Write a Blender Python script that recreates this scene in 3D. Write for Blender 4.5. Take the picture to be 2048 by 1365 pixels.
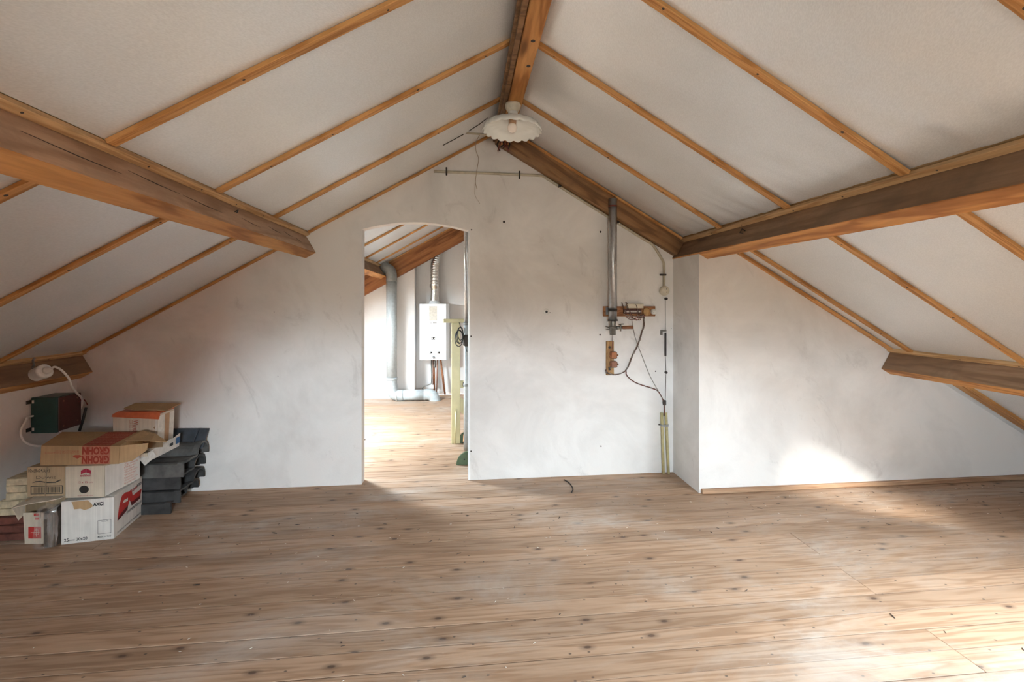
import bpy, bmesh, math, random
from mathutils import Vector, Matrix, noise

for o in list(bpy.data.objects):
    bpy.data.objects.remove(o)
SC = bpy.context.scene
COL = SC.collection
random.seed(7)

# ------------------------------------------------------------------ camera
CAM_H = 1.42
YAW = math.radians(5.9)
cam = bpy.data.cameras.new('camera')
cam.sensor_width = 36.0
cam.lens = 36.0 * 910.0 / 2048.0
cam.shift_y = -77.5 / 2048.0
cam.clip_start = 0.02
camo = bpy.data.objects.new('camera', cam)
COL.objects.link(camo)
camo.location = (0, 0, CAM_H)
camo.rotation_euler = (math.pi / 2, 0, -YAW)
SC.camera = camo

# ------------------------------------------------------------------ sky, sun, exposure
SKY = 170.0
SUN = 26.0
SC.view_settings.view_transform = 'Standard'
SC.view_settings.look = 'None'
SC.view_settings.gamma = 1.0
SC.view_settings.use_curve_mapping = False
SC.view_settings.exposure = 0.6

cy = SC.cycles
cy.max_bounces, cy.diffuse_bounces, cy.glossy_bounces = 6, 4, 2
cy.transmission_bounces, cy.transparent_max_bounces = 2, 6
cy.caustics_reflective = False
cy.caustics_refractive = False
W = bpy.data.worlds.new('sky')
SC.world = W
W.use_nodes = True
nt = W.node_tree
nt.nodes.clear()
wo = nt.nodes.new('ShaderNodeOutputWorld')
bg = nt.nodes.new('ShaderNodeBackground')
tc = nt.nodes.new('ShaderNodeTexCoord')
sp = nt.nodes.new('ShaderNodeSeparateXYZ')
rp = nt.nodes.new('ShaderNodeValToRGB')
rp.color_ramp.elements[0].position = 0.49
rp.color_ramp.elements[0].color = (0.20, 0.19, 0.17, 1)      # ground and roofs across the street
rp.color_ramp.elements[1].position = 0.53
rp.color_ramp.elements[1].color = (0.80, 0.905, 1.0, 1)       # hazy bright sky
mr = nt.nodes.new('ShaderNodeMapRange')
mr.inputs[1].default_value = -1
mr.inputs[2].default_value = 1
nt.links.new(tc.outputs['Generated'], sp.inputs[0])
nt.links.new(sp.outputs[2], mr.inputs[0])
nt.links.new(mr.outputs[0], rp.inputs[0])
nt.links.new(rp.outputs[0], bg.inputs[0])
bg.inputs[1].default_value = SKY
nt.links.new(bg.outputs[0], wo.inputs[0])

sun = bpy.data.lights.new('sun', 'SUN')
sun.energy = SUN
sun.angle = math.radians(11)
sun.color = (1.0, 0.97, 0.92)
suno = bpy.data.objects.new('sun', sun)
COL.objects.link(suno)
SUN_DIR = Vector((-0.01, 2.25, -1.42)).normalized()
suno.rotation_euler = SUN_DIR.to_track_quat('-Z', 'Y').to_euler()
suno.location = (2, -8, 6)

# ------------------------------------------------------------------ helpers
CY, SY = math.cos(YAW), math.sin(YAW)


def ray(px, py):
    u = (px - 1024.0) / 910.0
    return Vector((SY + u * CY, CY - u * SY, (605.0 - py) / 910.0))


def at(px, py, Y):
    """the point of the room at depth Y that the photograph shows at px, py"""
    r = ray(px, py)
    return Vector((0, 0, CAM_H)) + r * (Y / r.y)


def onz(px, py, z):
    r = ray(px, py)
    return Vector((0, 0, CAM_H)) + r * ((z - CAM_H) / r.z)


class MB:
    def __init__(self):
        self.v, self.f, self.s = [], [], []

    def quadmesh(self, vs, fs, smooth=False):
        b = len(self.v)
        self.v += [Vector(p) for p in vs]
        self.f += [tuple(i + b for i in f) for f in fs]
        self.s += [smooth] * len(fs)
        return self

    def hexa(self, b, t):
        """bottom four corners (counter-clockwise from above), top four corners"""
        return self.quadmesh(list(b) + list(t), [(3, 2, 1, 0), (4, 5, 6, 7), (0, 1, 5, 4), (1, 2, 6, 5), (2, 3, 7, 6), (3, 0, 4, 7)])

    def box(self, x0, x1, y0, y1, z0, z1):
        return self.hexa([(x0, y0, z0), (x1, y0, z0), (x1, y1, z0), (x0, y1, z0)],
                         [(x0, y0, z1), (x1, y0, z1), (x1, y1, z1), (x0, y1, z1)])

    def bbox(self, x0, x1, y0, y1, z0, z1, b=0.004):
        """box with chamfered edges"""
        bm = bmesh.new()
        bmesh.ops.create_cube(bm, size=1)
        for v in bm.verts:
            v.co = Vector(((x0 + x1) / 2 + v.co.x * (x1 - x0), (y0 + y1) / 2 + v.co.y * (y1 - y0), (z0 + z1) / 2 + v.co.z * (z1 - z0)))
        bm.normal_update()
        bmesh.ops.bevel(bm, geom=list(bm.edges), offset=b, segments=1, affect='EDGES')
        return self.bm(bm)

    def bm(self, bm, mat=None, smooth=False):
        bm.verts.index_update()
        vs = [(mat @ v.co if mat else v.co.copy()) for v in bm.verts]
        self.quadmesh(vs, [tuple(v.index for v in f.verts) for f in bm.faces], smooth)
        bm.free()
        return self

    def obox(self, o, u, v, w, b=0.0):
        """box spanned by three edge vectors from corner o"""
        o, u, v, w = Vector(o), Vector(u), Vector(v), Vector(w)
        if u.cross(v).dot(w) < 0:
            u, v = v, u
        if b:
            bm = bmesh.new()
            bmesh.ops.create_cube(bm, size=1)
            for q in bm.verts:
                q.co = o + u * (q.co.x + .5) + v * (q.co.y + .5) + w * (q.co.z + .5)
            bm.normal_update()
            bmesh.ops.bevel(bm, geom=list(bm.edges), offset=b, segments=1, affect='EDGES')
            bmesh.ops.recalc_face_normals(bm, faces=bm.faces)
            return self.bm(bm)
        return self.hexa([o, o + u, o + u + v, o + v], [o + w, o + u + w, o + u + v + w, o + v + w])

    def prism(self, pts, off):
        """extrude a planar outline by a vector"""
        off = Vector(off)
        n = len(pts)
        a = [Vector(p) for p in pts]
        return self.quadmesh(a + [p + off for p in a],
                             [tuple(range(n - 1, -1, -1)), tuple(range(n, 2 * n))] + [(i, (i + 1) % n, (i + 1) % n + n, i + n) for i in range(n)])

    def tube(self, pts, r, n=8, caps=True, closed=False):
        pts = [Vector(p) for p in pts]
        rs = r if isinstance(r, (list, tuple)) else [r] * len(pts)
        vs, fs = [], []
        up = None
        m = len(pts)
        for i, p in enumerate(pts):
            t = (pts[min(i + 1, m - 1)] - pts[max(i - 1, 0)])
            if t.length < 1e-9:
                t = Vector((0, 0, 1))
            t.normalize()
            if up is None:
                up = t.orthogonal().normalized()
            up = (up - t * up.dot(t))
            if up.length < 1e-6:
                up = t.orthogonal()
            up.normalize()
            w = t.cross(up)
            for k in range(n):
                a = 2 * math.pi * k / n
                vs.append(p + (up * math.cos(a) + w * math.sin(a)) * rs[i])
        for i in range(m - 1):
            for k in range(n):
                k2 = (k + 1) % n
                fs.append((i * n + k, i * n + k2, (i + 1) * n + k2, (i + 1) * n + k))
        self.quadmesh(vs, fs, True)
        if caps:
            b = len(self.v) - m * n
            self.f += [tuple(b + k for k in range(n - 1, -1, -1)), tuple(b + (m - 1) * n + k for k in range(n))]
            self.s += [False, False]
        return self

    def lathe(self, prof, c, axis=(0, 0, 1), n=32, ripple=None):
        """profile (radius, height) turned about an axis through c; ripple(k, n, j) scales the radius"""
        c, ax = Vector(c), Vector(axis).normalized()
        u = ax.orthogonal().normalized()
        w = ax.cross(u)
        vs, fs = [], []
        for j, (r, h) in enumerate(prof):
            for k in range(n):
                a = 2 * math.pi * k / n
                rr, hh = (r, h) if not ripple else ripple(a, j, r, h)
                vs.append(c + ax * hh + (u * math.cos(a) + w * math.sin(a)) * rr)
        for j in range(len(prof) - 1):
            for k in range(n):
                k2 = (k + 1) % n
                fs.append((j * n + k, j * n + k2, (j + 1) * n + k2, (j + 1) * n + k))
        return self.quadmesh(vs, fs, True)

    def disc(self, c, axis, r, h, n=12):
        c, ax = Vector(c), Vector(axis).normalized()
        return self.tube([c, c + ax * h], r, n)

    def build(self, name, mat, parent=None, kind=None, smooth=None):
        loc = parent_loc(parent) if parent else Vector((0, 0, 0))
        me = bpy.data.meshes.new(name)
        me.from_pydata([tuple(p - loc) for p in self.v], [], self.f)
        me.polygons.foreach_set('use_smooth', self.s if smooth is None else [smooth] * len(self.f))
        me.materials.append(M[mat] if isinstance(mat, str) else mat)
        bm = bmesh.new()
        bm.from_mesh(me)
        bmesh.ops.recalc_face_normals(bm, faces=bm.faces)
        bm.to_mesh(me)
        bm.free()
        o = bpy.data.objects.new(name, me)
        COL.objects.link(o)
        if parent:
            o.parent = parent
        if kind:
            o['kind'] = kind
        return o


def parent_loc(o):
    v = Vector(o.location)
    while o.parent:
        o = o.parent
        v = v + Vector(o.location)
    return v


def origin_to(o, p):
    """move a mesh object's origin to p without moving its shape"""
    p = Vector(p)
    d = p - parent_loc(o)
    o.data.transform(Matrix.Translation(-d))
    o.location = Vector(o.location) + d
    return o


def tag(o, label, cat=None, group=None, kind=None):
    o['label'] = label
    if cat:
        o['category'] = cat
    if group:
        o['group'] = group
    if kind:
        o['kind'] = kind
    return o


def thing(name, loc, label, cat, group=None):
    o = bpy.data.objects.new(name, None)
    o.empty_display_size = 0.05
    COL.objects.link(o)
    o.location = loc
    return tag(o, label, cat, group)


def spline(pts, sub=6):
    """Catmull-Rom through the points"""
    p = [Vector(q) for q in pts]
    p = [p[0] * 2 - p[1]] + p + [p[-1] * 2 - p[-2]]
    out = []
    for i in range(1, len(p) - 2):
        for k in range(sub):
            t = k / sub
            out.append(0.5 * ((2 * p[i]) + (p[i + 1] - p[i - 1]) * t + (2 * p[i - 1] - 5 * p[i] + 4 * p[i + 1] - p[i + 2]) * t * t + (3 * p[i] - p[i - 1] - 3 * p[i + 1] + p[i + 2]) * t ** 3))
    out.append(p[-2])
    return out


# ------------------------------------------------------------------ materials
M = {}


def nmat(name):
    m = bpy.data.materials.new(name)
    m.use_nodes = True
    n = m.node_tree.nodes
    b = n['Principled BSDF']
    M[name] = m
    return m, n, m.node_tree.links, b


def nd(n, typ, **kw):
    q = n.new(typ)
    for k, v in kw.items():
        setattr(q, k, v)
    return q


def ramp(n, stops, interp='LINEAR'):
    r = n.new('ShaderNodeValToRGB')
    r.color_ramp.interpolation = interp
    e = r.color_ramp.elements
    e[0].position, e[0].color = stops[0][0], (*stops[0][1], 1)
    e[1].position, e[1].color = stops[-1][0], (*stops[-1][1], 1)
    for p, c in stops[1:-1]:
        q = e.new(p)
        q.color = (*c, 1)
    return r


def g3(v):
    return (v, v, v)


def mixc(n, l, fac, a, b, typ='MIX'):
    m = n.new('ShaderNodeMix')
    m.data_type = 'RGBA'
    m.blend_type = typ
    for s, x in ((m.inputs[0], fac), (m.inputs[6], a), (m.inputs[7], b)):
        if isinstance(x, (int, float)):
            s.default_value = x
        elif isinstance(x, tuple):
            s.default_value = (*x, 1)
        else:
            l.new(x, s)
    return m.outputs[2]


def mth(n, l, op, a, b=None):
    m = n.new('ShaderNodeMath')
    m.operation = op
    for i, x in enumerate((a, b)):
        if x is None:
            continue
        if isinstance(x, (int, float)):
            m.inputs[i].default_value = x
        else:
            l.new(x, m.inputs[i])
    return m.outputs[0]


def coords(n, l, scale, rnd=0.0, rot=(0, 0, 0)):
    g = n.new('ShaderNodeNewGeometry')
    src = g.outputs['Position']
    if rnd:
        oi = n.new('ShaderNodeObjectInfo')
        mu = mth(n, l, 'MULTIPLY', oi.outputs['Random'], rnd)
        va = n.new('ShaderNodeVectorMath')
        va.operation = 'ADD'
        l.new(src, va.inputs[0])
        l.new(mu, va.inputs[1])
        src = va.outputs[0]
    if any(rot):
        mr_ = n.new('ShaderNodeMapping')
        mr_.inputs['Rotation'].default_value = rot
        l.new(src, mr_.inputs[0])
        src = mr_.outputs[0]
    mp = n.new('ShaderNodeMapping')
    mp.inputs['Scale'].default_value = scale
    l.new(src, mp.inputs[0])
    return mp.outputs[0]


def tex_noise(n, l, vec, scale=1.0, detail=5.0, rough=0.55, dist=0.0):
    t = n.new('ShaderNodeTexNoise')
    l.new(vec, t.inputs['Vector'])
    t.inputs['Scale'].default_value = scale
    t.inputs['Detail'].default_value = detail
    t.inputs['Roughness'].default_value = rough
    t.inputs['Distortion'].default_value = dist
    return t.outputs['Fac']


def bump(n, l, b, h, strength, dist=0.01):
    q = n.new('ShaderNodeBump')
    q.inputs['Strength'].default_value = strength
    q.inputs['Distance'].default_value = dist
    l.new(h, q.inputs['Height'])
    l.new(q.outputs[0], b.inputs['Normal'])


def plain(name, col, rough=0.6, metal=0.0, spec=None, var=0.08, vscale=30.0):
    m, n, l, b = nmat(name)
    v = coords(n, l, (1, 1, 1), 3.0)
    f = tex_noise(n, l, v, vscale, 4)
    lo = tuple(max(0, c * (1 - 2 * var)) for c in col)
    hi = tuple(min(1, c * (1 + var)) for c in col)
    r = ramp(n, [(0.3, lo), (0.7, hi)])
    l.new(f, r.inputs[0])
    l.new(r.outputs[0], b.inputs['Base Color'])
    b.inputs['Roughness'].default_value = rough
    b.inputs['Metallic'].default_value = metal
    if spec is not None:
        b.inputs['Specular IOR Level'].default_value = spec
    return m


def wood(name, light, mid, dark, scale, rot=(0, 0, 0), rough=0.6, ring=26.0, knotscale=None, stain=None, dirt=0.0, spec=0.3):
    m, n, l, b = nmat(name)
    v = coords(n, l, scale, 5.0, rot)
    f = tex_noise(n, l, v, 1.0, 2.5, 0.5, 0.6)
    s = mth(n, l, 'SINE', mth(n, l, 'MULTIPLY', f, ring))
    s = mth(n, l, 'MULTIPLY', mth(n, l, 'ADD', s, 1.0), 0.5)
    r = ramp(n, [(0.0, light), (0.65, mid), (1.0, dark)])
    l.new(s, r.inputs[0])
    big = tex_noise(n, l, coords(n, l, tuple(x * 0.4 for x in scale), 9.0, rot), 1.0, 5, 0.6)
    rb = ramp(n, [(0.3, g3(0.72)), (0.68, g3(1.12))])
    l.new(big, rb.inputs[0])
    c = mixc(n, l, 1.0, r.outputs[0], rb.outputs[0], 'MULTIPLY')
    fine = tex_noise(n, l, coords(n, l, tuple(x * 7 for x in scale), 2.0, rot), 1.0, 3, 0.6)
    rf = ramp(n, [(0.35, g3(0.86)), (0.6, g3(1.04))])
    l.new(fine, rf.inputs[0])
    c = mixc(n, l, 1.0, c, rf.outputs[0], 'MULTIPLY')
    if knotscale:
        vo = n.new('ShaderNodeTexVoronoi')
        l.new(coords(n, l, knotscale, 5.0, rot), vo.inputs['Vector'])
        vo.inputs['Scale'].default_value = 1.0
        rk = ramp(n, [(0.05, g3(1.0)), (0.12, g3(0.0))])
        l.new(vo.outputs['Distance'], rk.inputs[0])
        c = mixc(n, l, mth(n, l, 'MULTIPLY', rk.outputs[0], 0.8), c, tuple(x * 0.35 for x in dark))
    if stain:
        st = tex_noise(n, l, coords(n, l, (2.2, 2.2, 2.2), 4.0), 1.0, 7, 0.65, 0.8)
        rs = ramp(n, [(0.45, g3(0)), (0.68, g3(1))])
        l.new(st, rs.inputs[0])
        c = mixc(n, l, mth(n, l, 'MULTIPLY', rs.outputs[0], 0.75), c, stain)
    l.new(c, b.inputs['Base Color'])
    b.inputs['Roughness'].default_value = rough
    b.inputs['Specular IOR Level'].default_value = spec
    bump(n, l, b, mth(n, l, 'ADD', s, fine), 0.12, 0.003)
    return m


def mat_plaster(name, col, dirt=(0.40, 0.37, 0.345), amt=0.75):
    m, n, l, b = nmat(name)
    v = coords(n, l, (1, 1, 1))
    cl = tex_noise(n, l, v, 1.3, 8, 0.62, 0.5)
    rc = ramp(n, [(0.42, g3(0)), (0.72, g3(1))])
    l.new(cl, rc.inputs[0])
    c = mixc(n, l, mth(n, l, 'MULTIPLY', rc.outputs[0], amt * 0.55), col, dirt)
    # rubbed grey smears
    sm = tex_noise(n, l, coords(n, l, (3.2, 3.2, 1.6), 0, (0, 0.5, 0)), 1.0, 9, 0.72, 1.6)
    rs = ramp(n, [(0.58, g3(0)), (0.66, g3(0.5)), (0.8, g3(1))])
    l.new(sm, rs.inputs[0])
    c = mixc(n, l, mth(n, l, 'MULTIPLY', rs.outputs[0], amt * 0.55), c, dirt)
    # small nicks and specks
    vo = n.new('ShaderNodeTexVoronoi')
    l.new(coords(n, l, (1, 1, 0.7), 0, (0, 0.4, 0)), vo.inputs['Vector'])
    vo.inputs['Scale'].default_value = 5.5
    rk = ramp(n, [(0.010, g3(1.0)), (0.024, g3(0.0))])
    l.new(vo.outputs['Distance'], rk.inputs[0])
    c = mixc(n, l, mth(n, l, 'MULTIPLY', rk.outputs[0], 0.8), c, tuple(x * 0.35 for x in dirt))
    l.new(c, b.inputs['Base Color'])
    b.inputs['Roughness'].default_value = 0.85
    b.inputs['Specular IOR Level'].default_value = 0.2
    fine = tex_noise(n, l, v, 60, 4, 0.6)
    mid = tex_noise(n, l, v, 5, 4, 0.5)
    bump(n, l, b, mth(n, l, 'ADD', mth(n, l, 'MULTIPLY', fine, 0.25), mid), 0.22, 0.012)
    return m


mat_plaster('plaster', (0.86, 0.84, 0.815))
mat_plaster('plaster_far', (0.82, 0.79, 0.765), amt=0.25)

# insulation sheeting: satin, fine woven diagonal grain
m, n, l, b = nmat('foil')
v = coords(n, l, (1, 1, 1), 3.0)
cl = tex_noise(n, l, v, 1.1, 5, 0.55)
rc = ramp(n, [(0.3, (0.74, 0.755, 0.765)), (0.7, (0.83, 0.845, 0.855))])
l.new(cl, rc.inputs[0])
wv = n.new('ShaderNodeTexNoise')
l.new(coords(n, l, (300, 45, 300), 0, (0, 0, 0.6)), wv.inputs['Vector'])
wv.inputs['Scale'].default_value = 1.0
wv.inputs['Detail'].default_value = 1.0
rw = ramp(n, [(0.35, g3(0.95)), (0.65, g3(1.03))])
l.new(wv.outputs['Fac'], rw.inputs[0])
l.new(mixc(n, l, 1.0, rc.outputs[0], rw.outputs[0], 'MULTIPLY'), b.inputs['Base Color'])
b.inputs['Roughness'].default_value = 0.42
b.inputs['Metallic'].default_value = 0.45
wr = tex_noise(n, l, coords(n, l, (6, 2.5, 6), 2.0, (0, 0, 0.35)), 1.0, 5, 0.6, 0.6)
bump(n, l, b, mth(n, l, 'ADD', mth(n, l, 'MULTIPLY', wv.outputs['Fac'], 0.05), wr), 0.28, 0.012)

# floor boards
m, n, l, b = nmat('plank')
sc = (1.1, 17, 17)
v = coords(n, l, sc, 23.0)
f = tex_noise(n, l, v, 1.0, 2.5, 0.5, 0.5)
s = mth(n, l, 'MULTIPLY', mth(n, l, 'ADD', mth(n, l, 'SINE', mth(n, l, 'MULTIPLY', f, 34.0)), 1.0), 0.5)
r = ramp(n, [(0.0, (0.455, 0.300, 0.198)), (0.6, (0.418, 0.268, 0.172)), (1.0, (0.335, 0.202, 0.122))])
l.new(s, r.inputs[0])
oi = n.new('ShaderNodeObjectInfo')
ro = ramp(n, [(0.0, g3(0.86)), (1.0, g3(1.10))])
l.new(oi.outputs['Random'], ro.inputs[0])
c = mixc(n, l, 1.0, r.outputs[0], ro.outputs[0], 'MULTIPLY')
str_ = tex_noise(n, l, coords(n, l, (2.5, 70, 70), 11.0), 1.0, 4, 0.6)
rf = ramp(n, [(0.3, g3(0.90)), (0.65, g3(1.04))])
l.new(str_, rf.inputs[0])
c = mixc(n, l, 1.0, c, rf.outputs[0], 'MULTIPLY')
# knots
vo = n.new('ShaderNodeTexVoronoi')
vo.voronoi_dimensions = '2D'
l.new(coords(n, l, (2.0, 4.2, 4.2), 17.0), vo.inputs['Vector'])
vo.inputs['Scale'].default_value = 1.0
rk = ramp(n, [(0.022, g3(1.0)), (0.038, g3(0.5)), (0.09, g3(0.0))])
l.new(vo.outputs['Distance'], rk.inputs[0])
c = mixc(n, l, mth(n, l, 'MULTIPLY', rk.outputs[0], 0.92), c, (0.085, 0.048, 0.032))
# small nail heads and specks of dirt
vo2 = n.new('ShaderNodeTexVoronoi')
vo2.voronoi_dimensions = '2D'
l.new(coords(n, l, (4.4, 6.5, 6.5)), vo2.inputs['Vector'])
vo2.inputs['Scale'].default_value = 1.0
rk2 = ramp(n, [(0.018, g3(1.0)), (0.034, g3(0.0))])
l.new(vo2.outputs['Distance'], rk2.inputs[0])
c = mixc(n, l, mth(n, l, 'MULTIPLY', rk2.outputs[0], 0.85), c, (0.08, 0.055, 0.042))
# plaster dust trodden into the boards, and darker stains
du = tex_noise(n, l, coords(n, l, (0.9, 2.0, 1)), 1.0, 9, 0.68, 0.6)
rd = ramp(n, [(0.48, g3(0)), (0.57, g3(0.35)), (0.66, g3(1))])
l.new(du, rd.inputs[0])
c = mixc(n, l, mth(n, l, 'MULTIPLY', rd.outputs[0], 0.52), c, (0.58, 0.53, 0.48))
ds = tex_noise(n, l, coords(n, l, (1.6, 2.8, 1)), 1.0, 6, 0.6, 0.4)
rs = ramp(n, [(0.60, g3(0)), (0.75, g3(1))])
l.new(ds, rs.inputs[0])
c = mixc(n, l, mth(n, l, 'MULTIPLY', rs.outputs[0], 0.5), c, (0.25, 0.18, 0.13))
tcg = n.new('ShaderNodeTexCoord')
sxyz = n.new('ShaderNodeSeparateXYZ')
l.new(tcg.outputs['Object'], sxyz.inputs[0])
ed = mth(n, l, 'ABSOLUTE', sxyz.outputs[1])
rdirt = ramp(n, [(0.0538, g3(0)), (0.0571, g3(1))])          # grime worn into the plank edges
l.new(ed, rdirt.inputs[0])
c = mixc(n, l, mth(n, l, 'MULTIPLY', rdirt.outputs[0], 0.4), c, (0.10, 0.06, 0.04))
l.new(c, b.inputs['Base Color'])
b.inputs['Roughness'].default_value = 0.55
b.inputs['Specular IOR Level'].default_value = 0.35
bump(n, l, b, mth(n, l, 'ADD', mth(n, l, 'MULTIPLY', s, 0.5), str_), 0.15, 0.004)

wood('beam', (0.66, 0.33, 0.115), (0.58, 0.27, 0.085), (0.40, 0.165, 0.05), (9, 0.8, 9), knotscale=(5, 1.1, 5))
wood('beam_old', (0.64, 0.33, 0.12), (0.56, 0.27, 0.09), (0.38, 0.16, 0.05), (9, 0.8, 9), knotscale=(5, 1.1, 5))
wood('beam_worn', (0.60, 0.41, 0.28), (0.55, 0.365, 0.24), (0.45, 0.285, 0.18), (7, 0.8, 7), knotscale=(4.5, 1.0, 4.5), stain=(0.34, 0.22, 0.15))
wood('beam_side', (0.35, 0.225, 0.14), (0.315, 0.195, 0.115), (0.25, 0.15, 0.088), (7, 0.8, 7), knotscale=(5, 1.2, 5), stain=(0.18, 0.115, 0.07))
wood('rafter_wood', (0.34, 0.185, 0.085), (0.29, 0.15, 0.065), (0.19, 0.095, 0.042), (0.9, 11, 11), rot=(0, -0.533, 0), stain=(0.12, 0.07, 0.04))
wood('far_rafter', (0.42, 0.17, 0.06), (0.36, 0.14, 0.05), (0.25, 0.09, 0.03), (0.7, 9, 9), rot=(0, 0.518, 0))
wood('batten', (0.68, 0.36, 0.135), (0.61, 0.305, 0.105), (0.46, 0.21, 0.065), (1.6, 28, 1.6), knotscale=(2.2, 8, 2.2))
wood('strip', (0.70, 0.46, 0.24), (0.64, 0.40, 0.195), (0.50, 0.29, 0.13), (22, 1.0, 22), knotscale=(6, 2, 6))
wood('skirting', (0.55, 0.35, 0.22), (0.50, 0.30, 0.18), (0.38, 0.21, 0.12), (1.2, 20, 20))
wood('board', (0.46, 0.22, 0.10), (0.40, 0.18, 0.08), (0.28, 0.12, 0.05), (5, 30, 30))
wood('board_pale', (0.55, 0.34, 0.15), (0.48, 0.28, 0.12), (0.36, 0.19, 0.08), (30, 30, 5))
wood('handle_wood', (0.36, 0.17, 0.09), (0.30, 0.13, 0.07), (0.2, 0.08, 0.04), (8, 60, 60))

plain('white_plastic', (0.80, 0.79, 0.75), 0.35)
plain('cream_plastic', (0.74, 0.68, 0.55), 0.4)
plain('conduit', (0.50, 0.45, 0.34), 0.45)
plain('yellow_tube', (0.55, 0.47, 0.24), 0.4)
plain('yellow_paint', (0.62, 0.56, 0.32), 0.45, vscale=6)
plain('dark_green', (0.075, 0.115, 0.055), 0.5)
plain('case_green', (0.018, 0.065, 0.062), 0.35)
plain('case_brown', (0.085, 0.026, 0.022), 0.4)
plain('black', (0.02, 0.019, 0.018), 0.5)
plain('soot', (0.05, 0.04, 0.035), 0.8)
plain('rubber', (0.035, 0.03, 0.028), 0.7)
plain('galvanised', (0.50, 0.51, 0.52), 0.3, 0.85, vscale=50)
plain('steel_dark', (0.25, 0.24, 0.22), 0.4, 0.8)
plain('aluminium', (0.75, 0.73, 0.70), 0.24, 0.95, vscale=50)
plain('pvc_grey', (0.50, 0.54, 0.55), 0.3)
plain('pvc_dark', (0.26, 0.265, 0.255), 0.4)
plain('enamel', (0.86, 0.88, 0.90), 0.25, var=0.01)
plain('copper', (0.42, 0.19, 0.10), 0.4, 0.7)
plain('copper_old', (0.30, 0.15, 0.10), 0.5, 0.4)
plain('wire_brown', (0.13, 0.075, 0.055), 0.6)
plain('wire_red', (0.20, 0.05, 0.04), 0.6)
plain('wire_grey', (0.30, 0.27, 0.24), 0.6)
plain('string', (0.38, 0.29, 0.20), 0.8)
plain('roof_tile', (0.05, 0.049, 0.049), 0.75, var=0.25, vscale=14)
plain('roof_tile_dusty', (0.11, 0.107, 0.102), 0.8, var=0.25, vscale=14)
plain('roof_tile_blue', (0.055, 0.066, 0.082), 0.6, var=0.2, vscale=14)
plain('pale_brick', (0.66, 0.56, 0.38), 0.85, var=0.18, vscale=25)
plain('red_brick', (0.16, 0.052, 0.036), 0.85, var=0.22, vscale=25)
plain('tile_edge', (0.115, 0.085, 0.065), 0.7, var=0.2)
plain('paper_label', (0.74, 0.70, 0.62), 0.6)
plain('ink_black', (0.03, 0.03, 0.03), 0.6)
plain('ink_brown', (0.10, 0.075, 0.05), 0.6)
plain('ink_red', (0.50, 0.035, 0.03), 0.6)
plain('ink_wine', (0.38, 0.02, 0.05), 0.6)
plain('ink_dark_red', (0.11, 0.012, 0.012), 0.6)
plain('ink_brick', (0.43, 0.085, 0.045), 0.7)
plain('ink_dark_brick', (0.34, 0.045, 0.025), 0.7)
plain('ink_salmon', (0.50, 0.19, 0.12), 0.7)
plain('ink_pink', (0.62, 0.27, 0.20), 0.7)
plain('ink_blue', (0.04, 0.12, 0.26), 0.6)
plain('tape_orange', (0.60, 0.145, 0.06), 0.4)
plain('tape_brown', (0.45, 0.26, 0.13), 0.4)
plain('bulb_cap', (0.60, 0.36, 0.22), 0.4)


def card(name, col, fold=90.0):
    m, n, l, b = nmat(name)
    v = coords(n, l, (1, 1, 1), 2.0)
    f = tex_noise(n, l, v, 7, 6, 0.6)
    r = ramp(n, [(0.3, tuple(x * 0.86 for x in col)), (0.7, tuple(min(1, x * 1.06) for x in col))])
    l.new(f, r.inputs[0])
    fl = tex_noise(n, l, coords(n, l, (fold, fold, 2), 2.0), 1.0, 2)
    rf = ramp(n, [(0.4, g3(0.93)), (0.6, g3(1.03))])
    l.new(fl, rf.inputs[0])
    l.new(mixc(n, l, 1.0, r.outputs[0], rf.outputs[0], 'MULTIPLY'), b.inputs['Base Color'])
    b.inputs['Roughness'].default_value = 0.75
    b.inputs['Specular IOR Level'].default_value = 0.25
    bump(n, l, b, fl, 0.15, 0.002)


card('card_white', (0.74, 0.71, 0.66))
card('card_cream', (0.66, 0.58, 0.46))
card('card_brown', (0.50, 0.335, 0.18))
card('card_tan', (0.50, 0.375, 0.235))
card('card_inside', (0.36, 0.25, 0.15))

# clear window glass and thin plastic film: see-through sheet with a reflection
for nm, col, k in (('glass', (0.97, 0.985, 0.98), 0.06), ('film', (0.97, 0.95, 0.94), 0.19)):
    m = bpy.data.materials.new(nm)
    m.use_nodes = True
    M[nm] = m
    n, l = m.node_tree.nodes, m.node_tree.links
    n.remove(n['Principled BSDF'])
    tr = n.new('ShaderNodeBsdfTransparent')
    tr.inputs[0].default_value = (*col, 1)
    gl = n.new('ShaderNodeBsdfGlossy')
    gl.inputs['Roughness'].default_value = 0.08 if nm == 'glass' else 0.25
    gl.inputs[0].default_value = (0.9, 0.88, 0.86, 1)
    mx = n.new('ShaderNodeMixShader')
    if nm == 'film':
        f = tex_noise(n, l, coords(n, l, (1, 1, 1)), 18, 5, 0.6)
        rr = ramp(n, [(0.4, g3(k * 0.5)), (0.7, g3(k * 2.2))])
        l.new(f, rr.inputs[0])
        l.new(rr.outputs[0], mx.inputs[0])
        df = n.new('ShaderNodeBsdfDiffuse')
        df.inputs[0].default_value = (0.75, 0.68, 0.64, 1)
        m2 = n.new('ShaderNodeMixShader')
        m2.inputs[0].default_value = 0.8
        l.new(gl.outputs[0], m2.inputs[1])
        l.new(df.outputs[0], m2.inputs[2])
        l.new(m2.outputs[0], mx.inputs[2])
    else:
        mx.inputs[0].default_value = k
        l.new(gl.outputs[0], mx.inputs[2])
    l.new(tr.outputs[0], mx.inputs[1])
    l.new(mx.outputs[0], n['Material Output'].inputs[0])

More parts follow.
